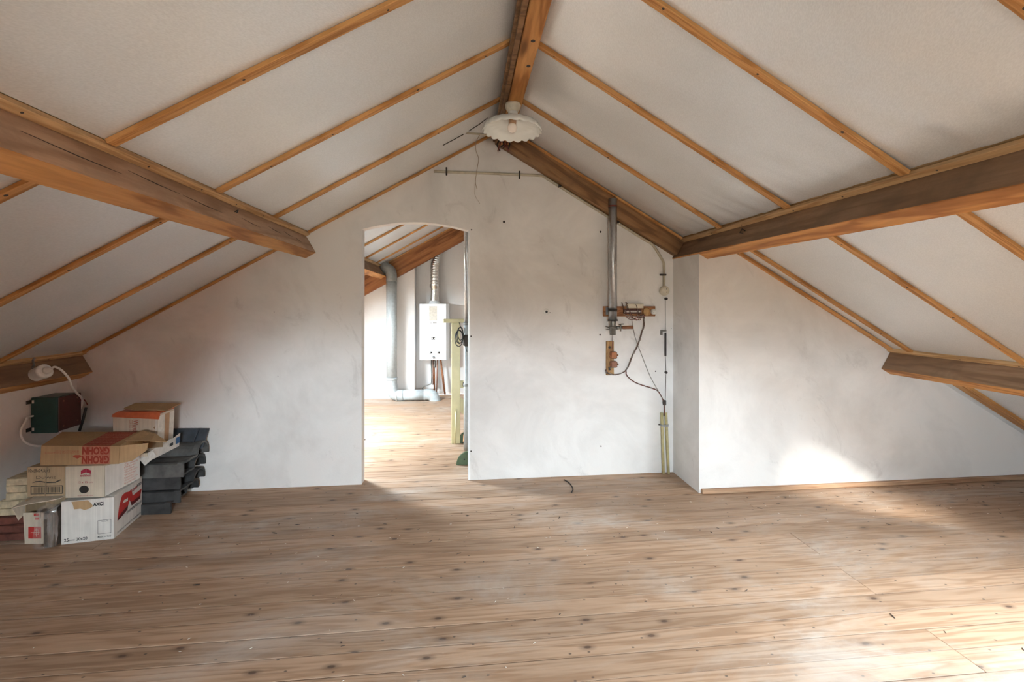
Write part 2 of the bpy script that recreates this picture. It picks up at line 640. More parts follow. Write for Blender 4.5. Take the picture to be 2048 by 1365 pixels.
m, n, l, b = nmat('opal_glass')
b.inputs['Base Color'].default_value = (0.78, 0.80, 0.77, 1)
b.inputs['Roughness'].default_value = 0.22
m, n, l, b = nmat('bulb_glass')
b.inputs['Base Color'].default_value = (0.88, 0.80, 0.73, 1)
b.inputs['Roughness'].default_value = 0.12


# ------------------------------------------------------------------ the roof frame
APX, APZ = 0.301, 2.7976
AL, AR = math.atan(0.570), math.atan(0.590)
YB, YF, YFAR = -1.55, 3.645, 7.10
WT = 0.10                     # gable wall thickness
KNEE_L, KNEE_R = -2.83, 4.62
E1 = {-1: Vector((-math.cos(AL), 0, -math.sin(AL))), 1: Vector((math.cos(AR), 0, -math.sin(AR)))}
NI = {-1: Vector((math.sin(AL), 0, -math.cos(AL))), 1: Vector((-math.sin(AR), 0, -math.cos(AR)))}


def rf(side, s, y, h=0.0):
    """roof point: s metres down the slope from the ridge, depth y, h metres into the room from the batten faces"""
    p = Vector((APX, 0, APZ)) + E1[side] * s + NI[side] * h
    p.y = y
    return p


def slope_z(x, h=0.0):
    side = -1 if x < APX else 1
    t = 0.570 if side < 0 else 0.590
    return APZ - abs(x - APX) * t - h / math.cos(AL if side < 0 else AR)


S_END = {-1: (APX - KNEE_L) / math.cos(AL) + 0.08, 1: (KNEE_R - APX) / math.cos(AR) + 0.08}
# openings: side, s0, s1, y0, y1
SKY_R = (1, 2.55, 3.30, 0.76, 1.13)
SKY_L = (-1, 2.25, 2.95, 4.70, 5.25)

# ------------------------------------------------------------------ floor
floor = MB().box(KNEE_L - 0.15, KNEE_R + 0.15, YB - 0.1, YFAR + 0.15, -0.16, -0.026).build('floor', 'soot', kind='structure')
floor['label'] = 'bare wooden floorboards running across the attic'
PW = 0.1178
cache = {}


def plank_mesh(L):
    key = round(L, 2)
    if key in cache:
        return cache[key]
    mb = MB()
    w = PW - 0.0036
    mb.bbox(-L / 2, L / 2, -w / 2, w / 2, -0.026, 0.0, 0.0016)
    me = bpy.data.meshes.new('plank')
    me.from_pydata([tuple(p) for p in mb.v], [], mb.f)
    me.materials.append(M['plank'])
    cache[key] = me
    return me


def plank(x0, x1, y):
    me = plank_mesh(x1 - x0 - 0.002)
    o = bpy.data.objects.new('plank', me)
    COL.objects.link(o)
    o.location = ((x0 + x1) / 2, y + random.uniform(-.0012, .0012), random.uniform(-0.0012, 0.0))
    o.parent = floor


k0 = int((YB - 2.845) / PW)
k = k0
cuts = [[-2.13, 3.35], [3.35], [1.99], [-2.13]]
while True:
    y = 2.845 + PW * (k + 0.5)
    if y > YFAR:
        break
    if y < YF + 0.06:
        cc = {-11: [1.99], -10: [1.99], -7: [1.99], -6: [1.99], -3: [1.99], -4: [1.99], -2: [-2.13], -1: [3.3], -5: [-2.5], -8: [3.3], -9: [3.35]}.get(k, cuts[(k * 7 + 3) % 4])
    else:
        cc = [[-1.9], [0.9], [], [-1.9, 0.9]][(k // 2) % 4]
    xs = [KNEE_L] + cc + [KNEE_R if y < YF + 0.1 else 2.6]
    for a, b_ in zip(xs, xs[1:]):
        plank(a, b_, y)
    k += 1

# ------------------------------------------------------------------ gable wall with the arched doorway
DX0, DX1 = -0.800, 0.036
pw = MB()


def wall_slab(mb, pts, y0, y1):
    mb.prism([(x, y0, z) for x, z in pts], (0, y1 - y0, 0))


top = lambda x: slope_z(x, -0.018)
wall_slab(pw, [(KNEE_L - 0.12, 0), (DX0, 0), (DX0, 1.990), (DX0, top(DX0)), (KNEE_L - 0.12, top(KNEE_L - 0.12))], YF, YF + WT)
N = 16
def arch(x):
    t = (x - DX0) / (DX1 - DX0)
    return 1.990 + 0.062 * (1 - (2 * t - 1) ** 2)
for i in range(N):
    xa, xb = DX0 + (DX1 - DX0) * i / N, DX0 + (DX1 - DX0) * (i + 1) / N
    pts = [(xa, arch(xa)), (xb, arch(xb)), (xb, top(xb)), (xa, top(xa))]
    pw.prism([(x, YF, z) for x, z in pts], (0, WT, 0))
wall_slab(pw, [(DX1, 0), (KNEE_R, 0), (KNEE_R, top(KNEE_R)), (APX, top(APX)), (DX1, top(DX1))], YF, YF + WT)
wall_gable = pw.build('wall_gable', 'plaster', kind='structure')
wall_gable['label'] = 'whitewashed gable wall with an arched doorway'

# chimney breast on the right
A_R, A_L = 1.735, 1.747
LB_R, LB_L = 3.47, 3.56
BW, BD = 0.09, 0.15
B_ = rf(1, A_R, 0, BD - 0.002)
C_ = rf(1, A_R + BW + 0.002, 0, BD)
D_ = rf(1, A_R + BW + 0.002, 0, -0.018)
outl = [(1.730, 0), (KNEE_R, 0), (KNEE_R, top(KNEE_R)), (D_.x, D_.z), (C_.x, C_.z), (1.730, B_.z - 0.006)]
ch = MB()
ch.prism([(x, 3.22, z) for x, z in outl], (0, YF - 3.22 + 0.002, 0))
chim = ch.build('wall_chimney', 'plaster', kind='structure')
chim['label'] = 'plastered chimney breast stepping forward on the right'

# side walls, end wall, far room walls
wk = MB()
wk.box(KNEE_L - 0.12, KNEE_L, YB, YF + 0.001, -0.02, slope_z(KNEE_L, -0.02))
wk.build('wall_left', 'plaster', kind='structure')['label'] = 'low white side wall under the left eave'
wk = MB().box(KNEE_R, KNEE_R + 0.12, YB, YF, -0.02, slope_z(KNEE_R, -0.02) + 0.02)
wk.build('wall_right', 'plaster', kind='structure')
RWX0, RWX1, RWZ0, RWZ1 = -0.32, 0.40, 0.90, 1.52       # unseen window added behind the camera, sized for fill light
wk = MB()
kl, kr = KNEE_L - .12, KNEE_R + .12
for pts in ([(kl, 0), (RWX0, 0), (RWX0, top(RWX0)), (kl, top(kl))],
            [(RWX0, 0), (RWX1, 0), (RWX1, RWZ0), (RWX0, RWZ0)],
            [(RWX0, RWZ1), (RWX1, RWZ1), (RWX1, top(RWX1)), (APX, top(APX)), (RWX0, top(RWX0))],
            [(RWX1, 0), (kr, 0), (kr, top(kr)), (RWX1, top(RWX1))]):
    wk.prism([(x, YB - 0.12, z) for x, z in pts], (0, 0.12, 0))
wk.build('wall_behind', 'plaster', kind='structure')
wk = MB()
wk.prism([(x, YFAR, z) for x, z in [(KNEE_L - .12, 0), (2.72, 0), (2.72, top(2.72)), (APX, top(APX)), (KNEE_L - .12, top(KNEE_L - .12))]], (0, 0.12, 0))
xb = -0.742
wk.prism([(x, 6.86, z) for x, z in [(KNEE_L, 0), (xb, 0), (xb, top(xb)), (KNEE_L, top(KNEE_L))]], (0, YFAR - 6.86 + .002, 0))
wk.build('wall_far', 'plaster_far', kind='structure')['label'] = 'white end wall of the room beyond the doorway'
wk = MB().box(KNEE_L - 0.12, KNEE_L, YF + WT, YFAR, -0.02, slope_z(KNEE_L, -0.02))
wk.build('wall_far_left', 'plaster_far', kind='structure')
wk = MB().box(2.60, 2.72, YF + WT, YFAR, -0.02, slope_z(2.60, -0.02))
wk.build('wall_far_right', 'plaster_far', kind='structure')

# white corner strip on the right door jamb
tj = MB().bbox(DX1 - .012, DX1 + .004, YF - .005, YF + WT + .004, 0.001, 1.99, .002).build('trim_1', 'enamel', kind='structure')
tj['label'] = 'narrow white corner strip on the right door jamb'
# skirting strip at the chimney breast
sk = MB().bbox(1.745, KNEE_R, 3.195, 3.221, 0.0, 0.034, 0.003).build('baseboard_right', 'skirting', kind='structure')
sk['label'] = 'thin bare wooden skirting strip along the chimney breast'

# ------------------------------------------------------------------ ceiling: deck, sheeting panels, battens
HF = -0.016


def deck(side, hole_list, name):
    mb = MB()
    sE = S_END[side] + 0.1
    def slab(s0, s1, y0, y1):
        o = rf(side, s0, y0, -0.11)
        mb.obox(o, rf(side, s1, y0, -0.11) - o, Vector((0, y1 - y0, 0)), NI[side] * 0.08)
    ycur = YB - 0.1
    for (s0, s1, y0, y1) in sorted(hole_list, key=lambda q: q[2]):
        slab(-0.08, sE, ycur, y0)
        slab(-0.08, s0, y0, y1)
        slab(s1, sE, y0, y1)
        ycur = y1
    slab(-0.08, sE, ycur, YFAR + 0.1)
    return mb.build(name, 'strip', kind='structure')


ceil = {1: deck(1, [SKY_R[1:]], 'ceiling_right'), -1: deck(-1, [SKY_L[1:]], 'ceiling_left')}
ceil[1]['label'] = 'right roof slope lined with pale insulation sheeting and battens'
ceil[-1]['label'] = 'left roof slope lined with pale insulation sheeting and battens'


def panel(side, s0, s1, y0, y1, seed, pucker=False):
    g_ = 0.022 if pucker else 0.06
    ns, ny = max(4, int((s1 - s0) / (0.035 if pucker else 0.06))), max(4, int((y1 - y0) / g_))
    vs, fs = [], []
    for i in range(ns + 1):
        for j in range(ny + 1):
            a, b2 = i / ns, j / ny
            s_, y_ = s0 + (s1 - s0) * a, y0 + (y1 - y0) * b2
            edge = min(1, 8 * a * (1 - a)) * min(1, 6 * b2 * (1 - b2))
            w = noise.noise(Vector((s_ * 2.2, y_ * 3.4, seed * 3.1))) * 0.009 + noise.noise(Vector((s_ * 7 + y_ * 4, y_ * 6, seed))) * 0.003
            hgt = HF + (w - 0.004) * edge
            if pucker:
                near = max(0.0, min(1.0, (a - 0.62) / 0.3)) * min(1, 10 * b2 * (1 - b2))
                hgt += near * (noise.noise(Vector((y_ * 17 + s_ * 5, s_ * 2.2, seed))) * 0.0075 - 0.002)
                hgt -= 0.010 * max(0.0, (a - 0.88) / 0.12)
            vs.append(rf(side, s_, y_, max(-0.0285, hgt)))
    for i in range(ns):
        for j in range(ny):
            q = i * (ny + 1) + j
            fs.append((q, q + 1, q + ny + 2, q + ny + 1))
    o = MB().quadmesh(vs, fs, True).build('panel', 'foil', ceil[side])
    return o


def batten(side, s0, s1, yc, w=0.042, screws=True, t=0.016):
    mb = MB()
    o = rf(side, s0, yc - w / 2, -t)
    mb.obox(o, rf(side, s1, yc - w / 2, -t) - o, Vector((0, w, 0)), NI[side] * t, 0.002)
    b = mb.build('batten', 'batten', ceil[side])
    if screws:
        q = s0 + random.uniform(0.12, 0.3)
        while q < s1 - 0.05:
            c = rf(side, q, yc + random.uniform(-0.008, 0.008), -0.001)
            MB().disc(c, NI[side], random.uniform(0.0045, 0.007), 0.0016, 8).build('screw', 'soot', b)
            q += random.uniform(0.32, 0.6)
    return b


ystep = 0.667
BY = [YF - 0.021, 3.005, 2.338, 1.665, 1.0, 0.335, -0.33, -1.0]
ZONES = {-1: [(0.03, A_L - 0.035), (A_L + BW, LB_L - 0.03), (LB_L + BW, S_END[-1])],
         1: [(0.03, A_R - 0.035), (A_R + BW, LB_R - 0.03), (LB_R + BW, S_END[1])]}
for side in (-1, 1):
    for zi, (s0, s1) in enumerate(ZONES[side]):
        ys = list(BY)
        if side == 1 and zi >= 1:
            ys = [3.215 - 0.021, 3.035] + BY[2:]
        if side == -1 and zi == 2:
            continue
        for i, y in enumerate(ys):
            if side == 1 and zi == 1 and any(q[3] - 0.03 < y < q[4] + 0.03 for q in (SKY_R,)):
                batten(side, s0, SKY_R[1] - 0.03, y)
                continue
            if zi == 2 and i == 1:
                batten(side, s0, s1, 3.08, 0.07, False)
                batten(side, s0, s1, 3.02, 0.035, False, 0.03)
                continue
            if zi == 2 and i == 0:
                continue
            batten(side, s0, s1, y, 0.042 if y < 3.6 else 0.03)
        yy = [(YF if not (side == 1 and zi >= 1) else 3.22)] + ys[1:] + [YB]
        for i in range(len(yy) - 1):
            y1, y0 = yy[i], yy[i + 1]
            if side == 1 and zi == 1 and any(y0 < q[4] and y1 > q[3] for q in (SKY_R,)):
                panel(side, s0, SKY_R[1], y0, y1, i)
                panel(side, SKY_R[2], s1, y0, y1, i + 50)
                free = [(y0, y1)]
                for q in (SKY_R,):
                    free = [g for (u0, u1) in free for g in ((u0, min(u1, q[3])), (max(u0, q[4]), u1)) if g[1] - g[0] > 0.005]
                for k_, (u0, u1) in enumerate(free):
                    panel(side, SKY_R[1], SKY_R[2], u0, u1, i + 60 + k_)
                continue
            panel(side, s0, s1, y0, y1, i + zi * 11 + (side + 1) * 40, side == 1 and zi == 0)
# far room
FBY = [3.77, 4.33, 4.99, 5.66, 6.33, 6.80]
for side in (-1, 1):
    sE = 2.6 if side == 1 else S_END[-1]
    for (s0, s1) in ((0.03, A_L - 0.035), (A_L + BW, sE)):
        for y in FBY:
            if side == -1 and s0 > 1 and SKY_L[3] - 0.03 < y < SKY_L[4] + 0.03:
                batten(side, s0, SKY_L[1] - 0.02, y, screws=False)
                continue
            batten(side, s0, s1, y, screws=(s0 < 1 and side < 0))
        yy = [YF + WT] + FBY[1:-1] + [YFAR]
        for i in range(len(yy) - 1):
            y0, y1 = yy[i], yy[i + 1]
            if side == -1 and s0 > 1 and y0 < SKY_L[4] and y1 > SKY_L[3]:
                panel(side, s0, SKY_L[1], y0, y1, i)
                panel(side, SKY_L[2], s1, y0, y1, i + 5)
                if y0 < SKY_L[3]:
                    panel(side, SKY_L[1], SKY_L[2], y0, SKY_L[3], i + 60)
                if y1 > SKY_L[4]:
                    panel(side, SKY_L[1], SKY_L[2], SKY_L[4], y1, i + 70)
                continue
            panel(side, s0, s1, y0, y1, i + 20 + side)


# unseen row of houses, added to hide the low sky from the roof windows
hs = MB()
hs.prism([(13.0, -45, -6.2), (21.0, -45, -6.2), (21.0, -45, 2.2), (17.0, -45, 6.8), (13.0, -45, 2.2)], (0, 75, 0))
hh = hs.build('added_house_row', 'red_brick', kind='structure')
hh['label'] = 'unseen row of brick houses added across the street to block low sky'

# ------------------------------------------------------------------ roof windows (outside the picture) that let the daylight in
def skylight(spec, idx, label):
    side, s0, s1, y0, y1 = spec
    root = MB()
    fw = 0.03
    def bar(sa, sb, ya, yb, h0, h1):
        o = rf(side, sa, ya, h0)
        root.obox(o, rf(side, sb, ya, h0) - o, Vector((0, yb - ya, 0)), NI[side] * (h1 - h0))
    h0, h1 = -0.13, -0.075
    bar(s0, s0 + fw, y0, y1, h0, h1)
    bar(s1 - fw, s1, y0, y1, h0, h1)
    bar(s0 + fw, s1 - fw, y0, y0 + fw, h0, h1)
    bar(s0 + fw, s1 - fw, y1 - fw, y1, h0, h1)
    w = root.build('window_%d' % idx, 'strip', kind='structure')
    w['label'] = label
    p = MB()
    o = rf(side, s0 + fw, y0 + fw, -0.105)
    p.obox(o, rf(side, s1 - fw, y0 + fw, -0.105) - o, Vector((0, y1 - y0 - 2 * fw, 0)), NI[side] * 0.004)
    p.build('pane', 'glass', w)
    # light portal: guides sky sampling through the opening
    pl = bpy.data.lights.new('window_portal', 'AREA')
    pl.shape = 'RECTANGLE'
    pl.size, pl.size_y = (s1 - s0), (y1 - y0)
    pl.cycles.is_portal = True
    po = bpy.data.objects.new('window_portal', pl)
    COL.objects.link(po)
    c = rf(side, (s0 + s1) / 2, (y0 + y1) / 2, -0.07)
    zax = -NI[side]
    xax = E1[side]
    yax = zax.cross(xax)
    mt = Matrix((xax, yax, zax)).transposed().to_4x4()
    mt.translation = c
    po.matrix_world = mt


skylight(SKY_R, 1, 'pitched roof window in the right slope')
w3 = MB()
for (xa, xb_, za, zb) in ((RWX0, RWX1, RWZ0, RWZ0 + .05), (RWX0, RWX1, RWZ1 - .05, RWZ1), (RWX0, RWX0 + .05, RWZ0 + .05, RWZ1 - .05), (RWX1 - .05, RWX1, RWZ0 + .05, RWZ1 - .05), ((RWX0 + RWX1) / 2 - .025, (RWX0 + RWX1) / 2 + .025, RWZ0 + .05, RWZ1 - .05)):
    w3.box(xa, xb_, YB - .09, YB - .03, za, zb)
w3 = w3.build('window_3', 'enamel', kind='structure')
w3['label'] = 'unseen white casement window added in the end wall for fill light'
xm = (RWX0 + RWX1) / 2
for (xa, xb_) in ((RWX0 + .05, xm - .025), (xm + .025, RWX1 - .05)):
    MB().box(xa, xb_, YB - .062, YB - .058, RWZ0 + .05, RWZ1 - .05).build('pane', 'glass', w3)
pl = bpy.data.lights.new('window_portal', 'AREA')
pl.shape = 'RECTANGLE'
pl.size, pl.size_y = RWX1 - RWX0, RWZ1 - RWZ0
pl.cycles.is_portal = True
po = bpy.data.objects.new('window_portal', pl)
COL.objects.link(po)
po.location = (xm, YB - .02, (RWZ0 + RWZ1) / 2)
po.rotation_euler = (math.pi / 2, 0, 0)
skylight(SKY_L, 2, 'pitched roof window in the left slope of the far room')


# ------------------------------------------------------------------ beams
def beam(side, sA, y0, y1, mat, name, label, strip_to=None, w=BW, d=BD, worn='beam_side'):
    mb = MB()
    o = rf(side, sA, y0, -0.018)
    mb.obox(o, rf(side, sA + w, y0, -0.018) - o, Vector((0, y1 - y0, 0)), NI[side] * (d + 0.018), 0.003)
    b = mb.build(name, mat)
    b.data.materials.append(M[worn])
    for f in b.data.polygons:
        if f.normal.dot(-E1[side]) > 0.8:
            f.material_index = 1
    tag(b, label, 'beam')
    st = MB()
    o = rf(side, sA - 0.034, y0, -0.016)
    st.obox(o, rf(side, sA - 0.001, y0, -0.016) - o, Vector((0, (strip_to or y1) - y0, 0)), NI[side] * 0.022, 0.002)
    s = st.build('edge_strip', 'strip', b)
    q = y0 + 0.2
    while q < y1 - 0.1:
        MB().disc(rf(side, sA - 0.018, q, 0.005), NI[side], 0.004, 0.002, 8).build('screw', 'soot', s)
        q += random.uniform(0.3, 0.5)
    return b


bl = beam(-1, A_L, YB, YF, 'beam_old', 'roof_purlin', 'long weathered orange purlin with cracks under the left roof slope', worn='beam_worn')
br = beam(1, A_R, YB, YF, 'beam', 'roof_purlin', 'long smooth orange purlin resting on the right chimney breast', 3.62)
ll = beam(-1, LB_L, YB, YF, 'beam_old', 'eaves_beam', 'low brown eaves beam above the green transformer box', w=0.09, d=0.146)
lr = beam(1, LB_R, YB, 3.22, 'beam', 'eaves_beam', 'low orange eaves beam at the right edge, ending on the chimney breast', w=0.09, d=0.15)
bf = beam(-1, A_L, YF + WT, 6.86, 'beam', 'roof_purlin', 'short orange purlin end seen through the doorway')

# splits and a bent nail on the worn purlin (upslope face, looking from the room)
fn = (-E1[-1])
for (ya, ln, h0) in ((1.75, 0.28, .05), (2.05, 0.3, .07), (2.55, 0.2, .075), (2.9, .16, .06), (3.15, .12, .05), (1.35, .35, .06), (3.33, .1, .07)):
    a = rf(-1, A_L, ya, h0) + fn * 0.0006
    b2 = rf(-1, A_L, ya + ln, h0 + 0.02) + fn * 0.0006
    mid = (a + b2) / 2 + NI[-1] * 0.004
    MB().tube([a, mid, b2], [0.0006, 0.0018, 0.0005], 5).build('crack', 'soot', bl)
MB().tube([rf(-1, A_L, 2.5, .05) + fn * .002, rf(-1, A_L, 2.5, .05) + fn * .022, rf(-1, A_L, 2.46, .075) + fn * .022], 0.0028, 6).build('bent_nail', 'black', bl)
fr = (-E1[1])
for y in (2.72, 1.12):
    a = rf(1, A_R, y, .05) + fr * .001
    MB().tube([a, a + fr * .025, a + fr * .025 + Vector((0, .0, .0)) + NI[1] * .03, a + fr * .02 + NI[1] * .035 + Vector((0, -.03, 0))], 0.0028, 6).build('bent_nail', 'black', br)

# ridge beam
rb = MB().bbox(0.268, 0.356, YB, YF, 2.662, 2.80, 0.004).build('ridge_beam', 'beam')
tag(rb, 'orange ridge beam with dark knots along the roof peak', 'beam')
MB().bbox(0.222, 0.262, YB, YF - 0.02, 2.700, 2.725, 0.003).build('edge_strip', 'rafter_wood', rb)
MB().bbox(0.238, 0.266, YB, YF - 0.02, 2.675, 2.700, 0.003).build('edge_strip', 'rafter_wood', rb)
for (px, py) in ((1066, 82), (1057, 132)):
    c = onz(px, py, 2.662)
    MB().disc(c + Vector((0, 0, 0.001)), (0, 0, -1), 0.011, 0.0025, 12).build('knot', 'soot', rb)

# rafter against the gable wall, right half
rr = MB()
o = rf(1, 0.02, YF - 0.075, -0.018)
rr.obox(o, rf(1, A_R - 0.002, YF - 0.075, -0.018) - o, Vector((0, 0.075, 0)), NI[1] * (0.128 + 0.018), 0.003)
raf = rr.build('gable_rafter', 'rafter_wood')
tag(raf, 'dark brown rafter sloping down the gable wall to the right', 'beam')
st = MB()
o = rf(1, 0.05, YF - 0.10, -0.014)
st.obox(o, rf(1, A_R - 0.04, YF - 0.10, -0.014) - o, Vector((0, 0.024, 0)), NI[1] * 0.016, 0.002)
st.build('edge_strip', 'batten', raf)
# rafter on the far room's end wall
rr = MB()
o = rf(-1, 0.02, 6.78, -0.018)
rr.obox(o, rf(-1, 2.3, 6.78, -0.018) - o, Vector((0, 0.08, 0)), NI[-1] * 0.26, 0.003)
tag(rr.build('far_rafter', 'far_rafter'), 'deep reddish rafter on the end wall seen through the doorway', 'beam')

# purlin end pocket of rough mortar on the left wall
for (sA, d) in ((A_L, BD), (LB_L, .146)):
    pass


# ------------------------------------------------------------------ ceiling lamp
LC = onz(1026, 208, 2.662)
lamp = thing('ceiling_lamp', (LC.x, LC.y, 2.662), 'scalloped milk-glass ceiling lamp hanging under the ridge beam', 'lamp')
t_ax = Vector((0.03, 0.005, 1)).normalized()
c = Vector((LC.x, LC.y, 2.662))
MB().lathe([(0.0, 0), (0.047, 0), (0.050, -0.012), (0.047, -0.028), (0.036, -0.046), (0.032, -0.052), (0.0, -0.052)], c, (0, 0, 1), 28).build('base', 'cream_plastic', lamp)
MB().lathe([(0.030, -0.05), (0.031, -0.062), (0.029, -0.066), (0.031, -0.07), (0.030, -0.100), (0.0, -0.102)], c, (0, 0, 1), 24).build('lamp_holder', 'white_plastic', lamp)


def scallop(a, j, r, h):
    k = max(0.0, (r - 0.125) / 0.06)
    w = abs(math.sin(a * 10))
    return r * (1 - 0.05 * k * (1 - w)), h - 0.010 * k * (w - 0.5)


sp_ = [(0.030, -0.092), (0.050, -0.108), (0.085, -0.117), (0.118, -0.121), (0.140, -0.122), (0.160, -0.126), (0.172, -0.135), (0.181, -0.152), (0.187, -0.170),
       (0.183, -0.171), (0.176, -0.154), (0.167, -0.141), (0.156, -0.131), (0.138, -0.127), (0.116, -0.126), (0.084, -0.122), (0.050, -0.113), (0.030, -0.098)]
MB().lathe(sp_, c, t_ax, 144, scallop).build('lamp_shade', 'opal_glass', lamp)
MB().lathe([(0.0, -0.090), (0.024, -0.094), (0.024, -0.132), (0.025, -0.134)], c, t_ax, 20).build('socket', 'bulb_cap', lamp)
MB().lathe([(0.020, -0.126), (0.028, -0.136), (0.031, -0.150), (0.028, -0.166), (0.017, -0.178), (0.0, -0.182)], c, t_ax, 20).build('bulb', 'bulb_glass', lamp)

# ------------------------------------------------------------------ wiring and sheeting tear under the ridge
cd = MB().tube([at(958, 268, 3.3), at(930, 266, 3.33), at(990, 271, 3.3)][1:], 0.007, 6).build('pale_stick', 'conduit')
tag(cd, 'thin pale stick poking out left of the ceiling lamp', 'stick')
tear = MB()  # tear in the sheeting, drawn as thin black tubes on its surface
for p, q in (((938, 262), (960, 248)), ((960, 248), (975, 236)), ((886, 291), (905, 281)), ((905, 281), (927, 269))):
    a, b2 = [None, None]
    def foilpt(px, py):
        r = ray(px, py)
        nv = NI[-1]
        d = nv.dot(rf(-1, 0, 0, -0.008) - Vector((0, 0, CAM_H)))
        return Vector((0, 0, CAM_H)) + r * (d / nv.dot(r))
    tear.tube([foilpt(*p), foilpt(*q)], 0.003, 5)
tag(tear.build('foil_tear', 'black'), 'thin dark sliver along a tear in the sheeting left of the lamp', 'cable')
yw = 3.45
strg = MB()
strg.tube(spline([at(960, 268, yw), at(952, 285, yw), at(952, 302, yw), at(957, 318, yw), at(953, 345, yw), at(951, 365, yw), at(954, 378, yw)]), 0.0022, 5)
strg.tube(spline([at(953, 345, yw), at(950, 370, yw), at(950, 390, yw), at(960, 408, yw)]), 0.0011, 5)
tag(strg.build('hanging_string', 'string'), 'frayed thin string hanging below the ceiling lamp', 'string')
wb = thing('wire_ends', (0.29, 3.55, 2.60), 'bunch of short dark wire ends under the ridge at the gable', 'wire')
for i in range(7):
    a = Vector((0.262 + i * 0.014, 3.50 + random.uniform(-.02, .02), 2.672))
    MB().tube(spline([a, a + Vector((random.uniform(-.02, .02), -.01, -.035)), a + Vector((random.uniform(-.03, .03), -.02, -random.uniform(.06, .10)))]), random.choice((0.005, 0.006, 0.003)), 6).build('wire', 'wire_red' if i % 2 else 'soot', wb)

# ------------------------------------------------------------------ conduit along the gable wall
yc = YF - 0.012
cpts = [at(868, 343, yc), at(950, 346, yc), at(1070, 351, yc), at(1088, 356, yc)]
low = lambda s: rf(1, s, yc, 0.142)
cpts = cpts[:3] + [low(0.47), low(0.52), low(0.8), low(1.1), low(1.45), low(1.53), at(1325, 521, yc), at(1328, 534, yc), at(1328, 550, yc), at(1328, 575, yc)]
cond = thing('electrical_conduit', cpts[0], 'cream electrical conduit following the gable wall below the dark rafter', 'conduit')
MB().tube(spline(cpts, 5), 0.0105, 10).build('conduit', 'conduit', cond)
for (px, py, horizontal) in ((893, 343, True), (1039, 350, True), (1326, 550, False)):
    p = at(px, py, yc)
    if horizontal:
        MB().bbox(p.x - .006, p.x + .006, YF - .026, YF, p.z - .03, p.z + .03, .002).build('clip', 'soot', cond)
    else:
        MB().bbox(p.x - .026, p.x + .024, YF - .026, YF, p.z - .007, p.z + .007, .002).build('clip', 'soot', cond)
for s in (0.62, 1.18):
    p = low(s)
    MB().bbox(p.x - .012, p.x + .012, YF - .028, YF, p.z - .008, p.z + .012, .002).build('clip', 'soot', cond)
# round junction box
p = at(1328, 582, YF)
jb = thing('junction_box', p, 'round white junction box at the conduit end by the chimney corner', 'junction box')
MB().lathe([(0.0, 0.036), (0.022, 0.035), (0.036, 0.028), (0.041, 0.014), (0.042, 0.0)], p, (0, -1, 0), 24).build('cover', 'cream_plastic', jb)
for dz in (-.012, .014):
    MB().disc(p + Vector((.008, -.033, dz)), (0, -1, 0), .004, .003, 8).build('screw', 'black', jb)
# pull wire with spring below it
p0 = at(1331, 598, YF - .02)
pwr = thing('pull_wire', at(1331, 800, YF), 'thin taut wire with black spring beside the chimney corner', 'wire')
MB().disc(at(1331, 598, YF), (0, -1, 0), .011, .022, 10).build('eyelet', 'soot', pwr)
MB().tube([at(1331, 600, YF - .018), at(1331, 662, YF - .018)], .0016, 5).build('wire', 'soot', pwr)
a = at(1323, 663, YF)
MB().bbox(a.x - .012, a.x + .006, YF - .012, YF, a.z - .03, a.z + .012, .002).bbox(a.x - .01, a.x + .034, YF - .022, YF - .01, a.z - .002, a.z + .012, .002).build('bracket', 'steel_dark', pwr)
sp_pts = []
za, zb = at(1331, 666, YF).z, at(1331, 712, YF).z
xa = at(1331, 690, YF - .02).x
for i in range(20 * 8 + 1):
    t = i / 160
    sp_pts.append(Vector((xa + .0075 * math.cos(t * 40 * math.pi), YF - .02 + .0075 * math.sin(t * 40 * math.pi), za + (zb - za) * t)))
MB().tube(sp_pts, .0028, 5).tube([(xa, YF - .02, za), (xa, YF - .02, zb)], .0055, 8).build('spring', 'rubber', pwr)
MB().tube([at(1331, 712, YF - .02), at(1332, 745, YF - .018), at(1331, 800, YF - .02)], .0018, 5).build('wire', 'soot', pwr)
MB().disc(at(1331, 745, YF), (0, -1, 0), .010, .022, 10).build('eyelet', 'soot', pwr)

# yellow tubes at the floor
yt = thing('cable_tube', at(1329, 948, YF - .03) * 1.0, 'pair of yellow plastic cable tubes rising from the floor in the corner', 'tube')
yt.location.z = 0
for (xa_, xb_, dy) in ((1323.5, 1327, -.030), (1332, 1337, -.034)):
    a, b2 = at(xa_, 826, YF - .024), at(xb_, 948, YF + dy)
    b2.z = 0.001
    MB().tube([b2, (a + b2) / 2, a], 0.0115, 12).build('tube', 'yellow_tube', yt)
p = at(1329, 851, YF - .03)
MB().bbox(p.x - .042, p.x - .026, YF - .008, YF, p.z - .006, p.z + .006, .001).bbox(p.x + .026, p.x + .042, YF - .008, YF, p.z - .006, p.z + .006, .001).bbox(p.x - .028, p.x + .028, YF - .048, YF - .044, p.z - .008, p.z + .008, .001).bbox(p.x - .03, p.x - .026, YF - .046, YF, p.z - .008, p.z + .008, .001).bbox(p.x + .026, p.x + .03, YF - .046, YF, p.z - .008, p.z + .008, .001).build('clamp', 'galvanised', yt)
for dx in (-.037, .037):
    MB().disc(p + Vector((dx, .022, 0)), (0, -1, 0), .005, .004, 8).build('screw', 'soot', yt)

